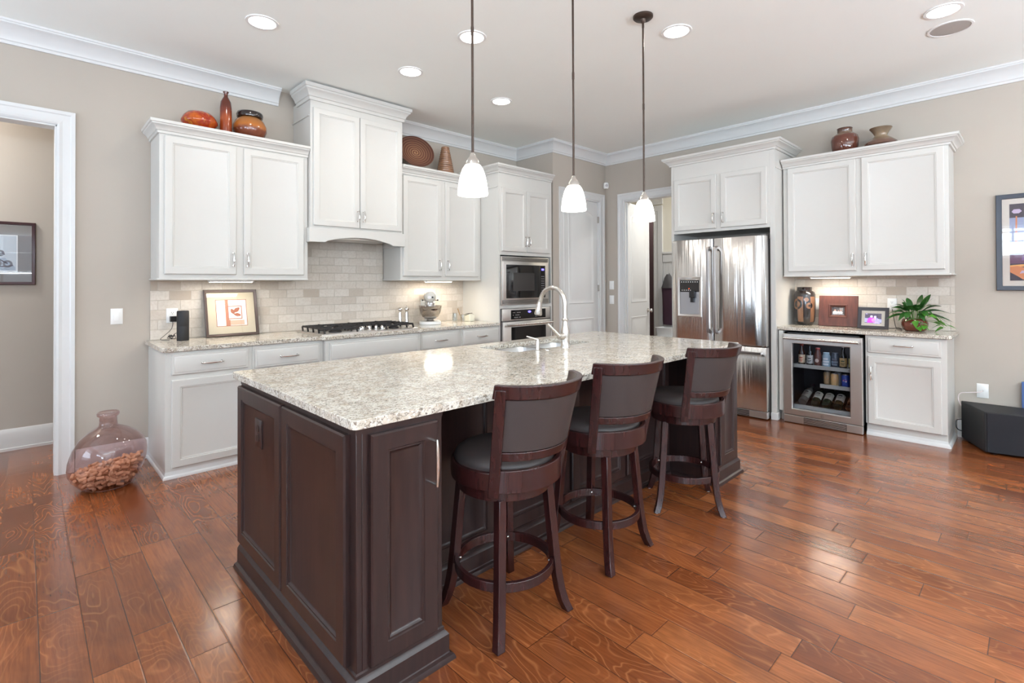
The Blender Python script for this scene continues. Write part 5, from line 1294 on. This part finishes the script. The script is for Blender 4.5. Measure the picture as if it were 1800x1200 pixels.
def cann(lab, cx, cy, c1, kind):
    t = thing('drink_can', lab, 'can', (cx, cy, zm), group='cans on the short middle cooler shelf')
    obj('can_body', MB().lathe([(.024, 0), (.0325, .010), (.033, .014), (.033, .105), (.026, .118)], 24, (cx, cy, zm)), c1, t)
    obj('can_lid', MB().lathe([(.0265, .117), (.0265, .121), (.024, .121), (.023, .118), (.001, .118)], 20, (cx, cy, zm)), M['steel'], t)
    f = FR(cx - .0336)
    def cyl(pts, dd): return [(cx - (.0333 + dd) * cos((u - cy) / .033), cy + (.0333 + dd) * sin((u - cy) / .033), v) for u, v in pts]
    b = MB()
    if kind == 'round':
        def seg(m_, lo, hi):
            up_ = []; dn = []
            for k in range(11):
                x = -.017 + .034 * k / 10; lim = sqrt(max(0, .017 ** 2 - x * x)); wv = .003 * sin(x / .017 * 2.4)
                up_.append((cy + x, zm + .062 + max(-lim, min(lim, hi + wv)))); dn.append((cy + x, zm + .062 + max(-lim, min(lim, lo + wv))))
            P = dn + up_[::-1]; b.mat(m_).add(cyl(P, .0006), [tuple(range(len(P)))])
        seg(0, .004, .03); seg(1, -.004, .004); seg(2, -.03, -.004)
        obj('emblem', b, [colm(206, 40, 52), colm(236, 236, 240), colm(40, 70, 160)], t, label='round red, white and blue emblem')
    else:
        P = [(cy + .016 * cos(2 * pi * k / 16), zm + .066 + .022 * sin(2 * pi * k / 16)) for k in range(16)]; b.add(cyl(P, .0006), [tuple(range(16))])
        b.mat(1); P = [(cy - .025, zm + .022), (cy + .025, zm + .022), (cy + .025, zm + .032), (cy - .025, zm + .032)]; b.add(cyl(P, .0005), [(0, 1, 2, 3)])
        obj('label_mark', b, [colm(206, 150, 90), colm(90, 140, 60)], t)
cann('tan and gold can at the front of the middle cooler shelf', WX + .135, 1.333, colm(196, 160, 110, .3), 'x')
cann('tan can standing behind and left of the front one', WX + .20, 1.408, colm(176, 146, 108, .3), 'x')
cann('blue cola can at the front, left of its twin by the door edge', WX + .135, 1.245, colm(40, 66, 150, .25), 'round')
cann('blue cola can nearest the right door edge on the middle cooler shelf', WX + .135, 1.172, colm(40, 66, 150, .25), 'round')
cann('silver can at the back of the middle cooler shelf', WX + .215, 1.325, colm(170, 172, 176, .2), 'x')
zl = SH['low'] + .001
def wine(lab, cy, body, labm, markm, tilt=10, x0=WX + .11, r=.038, yaw=0):
    t = thing('wine_bottle', lab, 'bottle', (x0, cy, zl + r), 0, 'wine bottles lying on the bottom cooler shelf')
    Mx = Matrix.Translation((x0, cy, zl + r + .002)) @ Matrix.Rotation(rad(yaw), 4, 'Z') @ Matrix.Rotation(pi / 2 - rad(tilt), 4, 'Y')
    obj('bottle_body', MB().lathe([(r * .7, .004), (r * .95, 0), (r, .008), (r, .18), (r * .85, .20), (r * .4, .235), (.0145, .26), (.0145, .29)], 28).xf(Mx), body, t)
    obj('capsule', MB().lathe([(.0155, .255), (.0158, .30), (.001, .301)], 16).xf(Mx), colm(60, 40, 44, .3), t)
    lb = MB(); lb.rings([[(-cos(a) * (r + .0005), sin(a) * (r + .0005), z) for a in [rad(-75 + 150 * k / 12) for k in range(13)]] for z in (.055, .155)], False, False, closed=False)
    lo = obj('paper_label', lb.xf(Mx), labm, t)
    b = MB()
    for z0, w_, h_ in ((.118, .45, .018), (.098, .6, .006), (.085, .35, .005), (.07, .25, .004)):
        b.rings([[(-cos(a) * (r + .001), sin(a) * (r + .001), z) for a in [w_ * (k / 6 * 2 - 1) for k in range(7)]] for z in (z0, z0 + h_)], False, False, closed=False)
    obj('label_mark', b.xf(Mx), markm, lo)
wine('lying wine bottle with a greyish label, far left on the bottom cooler shelf', 1.604, BOT['clearg'], colm(150, 148, 138), colm(70, 60, 54), 26, yaw=-6)
wine('lying wine bottle with a pale label, second from left on the bottom cooler shelf', 1.492, BOT['green'], colm(206, 204, 190), colm(70, 60, 56), 24)
wine('lying wine bottle with a plain pale label, centre of the bottom cooler shelf', 1.400, BOT['green'], colm(200, 196, 182), colm(150, 140, 124), 24)
wine('lying wine bottle with a dark picture on its label, second from right below', 1.305, BOT['green'], colm(206, 202, 188), colm(50, 46, 48), 26)
wine('lying bottle with a red-brown label, far right on the bottom cooler shelf', 1.208, BOT['amber'], colm(176, 130, 104), colm(110, 50, 40), 20)

# ------------------------------------------------------------------ subwoofer corner
t = thing('subwoofer', 'black trapezoid subwoofer cabinet on the floor by the right wall', 'subwoofer', (5.7, .2, 0))
def sub_pts(z): return [(5.915, .462, z), (5.535, .292, z), (5.535, -.22, z), (5.915, -.22, z)]
top_ = [(5.905, .475), (5.590, .300), (5.640, -.16), (5.93, -.16), (5.93, .05)]
S_ = [(5.865, .470), (5.475, .300), (5.60, -.25), (5.87, -.25)]
b = MB().rings([[(x, y, z) for x, y in S_] for z in (.014, .330)], True, True); obj('subwoofer_body', b, M['blackm'], t, bev=.006)
q0, q1 = Vector((5.475, .300, 0)), Vector((5.60, -.25, 0)); dv = (q1 - q0).normalized(); nv = Vector((dv.y, -dv.x, 0)) * (1 if dv.y * -1 < 0 else 1)
if nv.x > 0: nv = -nv
def FS(u, v, d): p = q0 + dv * u + nv * d; return (p.x, p.y, v)
g = obj('front_grille', MB().prism([(.012, .018), (.55, .018), (.55, .326), (.012, .326)], FS, .001, .010), plain('speaker_cloth', srgb(26, 26, 32), .85), t, bev=.003)
b = MB().disc(FS, .235, .085, .010, .011, .011, 16); b.mat(1).disc(FS, .235, .087, .004, .005, .0115, 12); b.mat(0).poly(FS, [(.232, .07), (.25, .066), (.252, .072), (.236, .078)], .0112)
obj('emblem', b, [colm(200, 190, 184, .3), M['black']], g)
for x, y in ((5.82, .40), (5.55, .25), (5.64, -.18), (5.83, -.18)): obj('foot', MB().lathe([(.022, 0), (.025, .015)], 14, (x, y, 0)), M['black'], t)
t = thing('cable_jack_plate', 'white jack wall plate with a cable, low on the right wall', 'wall plate', (XW, .335, .42))
obj('cover_plate', MB().nest(FR(XW), .297, .373, .362, .483, [(0, 0), (0, .003), (.004, .006)]), M['white'], t)
obj('jack', MB().tube([(XW - .005, .335, .425), (XW - .018, .335, .425)], .0055, 8), M['nickel'], t)
tag(obj('coax_cable', MB().tube(smooth_path([(XW - .016, .335, .425), (XW - .05, .355, .415), (XW - .06, .42, .405), (XW - .06, .475, .39), (XW - .055, .49, .34), (XW - .05, .47, .28), (XW - .035, .455, .25)], 6), .0036, 8), colm(226, 214, 214, .4)), 'white cable looping from the wall plate behind the subwoofer', 'cable')
tag(obj('power_cable', MB().tube(smooth_path([(XW - .065, .44, .17), (XW - .08, .495, .16), (XW - .095, .503, .12), (XW - .09, .49, .08), (XW - .08, .44, .065)], 6), .0045, 8), M['black']), 'black cable looping out from behind the subwoofer', 'cable')
tag(obj('blue_panel', MB().box(XW - .05, XW - .03, -.14, .098, .001, .538), colm(70, 98, 150, .6), bev=.003), 'flat blue panel leaning against the wall behind the subwoofer', 'panel')

# ------------------------------------------------------------------ seen through the doorway and hall
t = thing('jacket', 'dark plum jacket with a grey hood hanging on the mud-room wall', 'jacket', (MUD_X - .05, 4.05, 1.5))
L = []
for z, yc, hw, d_ in ((.70, 4.02, .14, .07), (.76, 4.02, .145, .08), (1.0, 4.02, .14, .09), (1.2, 4.025, .145, .085), (1.28, 4.03, .15, .08), (1.36, 4.035, .115, .07), (1.44, 4.06, .07, .055), (1.50, 4.07, .03, .03)):
    P = []
    for k in range(20):
        a = 2 * pi * k / 20; fold = 1 + .12 * sin(a * 5 + z * 3)
        P.append((MUD_X - .05 - d_ * .5 + d_ * .55 * cos(a) * fold, yc + hw * sin(a), z))
    L.append(P)
obj('jacket_body', MB().rings(L[:6], True, False), colm(66, 42, 58, .85), t, smooth=60)
obj('hood', MB().rings(L[4:], False, True).xf(Matrix.Translation((-.012, 0, .0))), colm(84, 82, 84, .85), t, smooth=60)
b = MB().tube([(MUD_X - .028, 4.07, 1.47), (MUD_X - .065, 4.07, 1.47), (MUD_X - .08, 4.07, 1.50)], .006, 8); b.tube([(MUD_X - .028, 4.07, 1.455), (MUD_X - .05, 4.07, 1.52)], .005, 8)
tag(obj('coat_hook', b, M['steeld']), 'dark metal coat hook holding the plum jacket', 'hook')
tag(obj('storage_bench', MB().box(MUD_X - .42, MUD_X - .035, 2.6, 4.19, .0, .48).box(MUD_X - .44, MUD_X - .035, 2.6, 4.19, .48, .52), M['trim'], bev=.004), 'white bench below the jacket in the mud room', 'bench')
b = MB().rings([[(MUD_X - .22 + x * s, 4.0 + y * s, z) for x, y in rrect(-.13, .13, -.16, .16, .04)] for z, s in ((.521, .85), (.66, 1.0), (.668, 1.04), (.668, .96), (.54, .82))], True, True)
tag(obj('storage_bin', b, colm(226, 228, 228, .5), smooth=50), 'white bin on the bench under the hanging jacket', 'bin')
b = MB().nest(FR(8.599), 4.70, 4.86, .9, 1.06, [(0, 0), (0, .004)])
obj('wall_cover', b, M['white'], bpy.data.objects['wall_laundry'], kind='structure')
b = MB().box(MUD_X - .002, MUD_X + .004, 4.322, 4.338, .93, 1.0); obj('strike_plate', b, M['steeld'], bpy.data.objects['trim_6'], kind='structure')
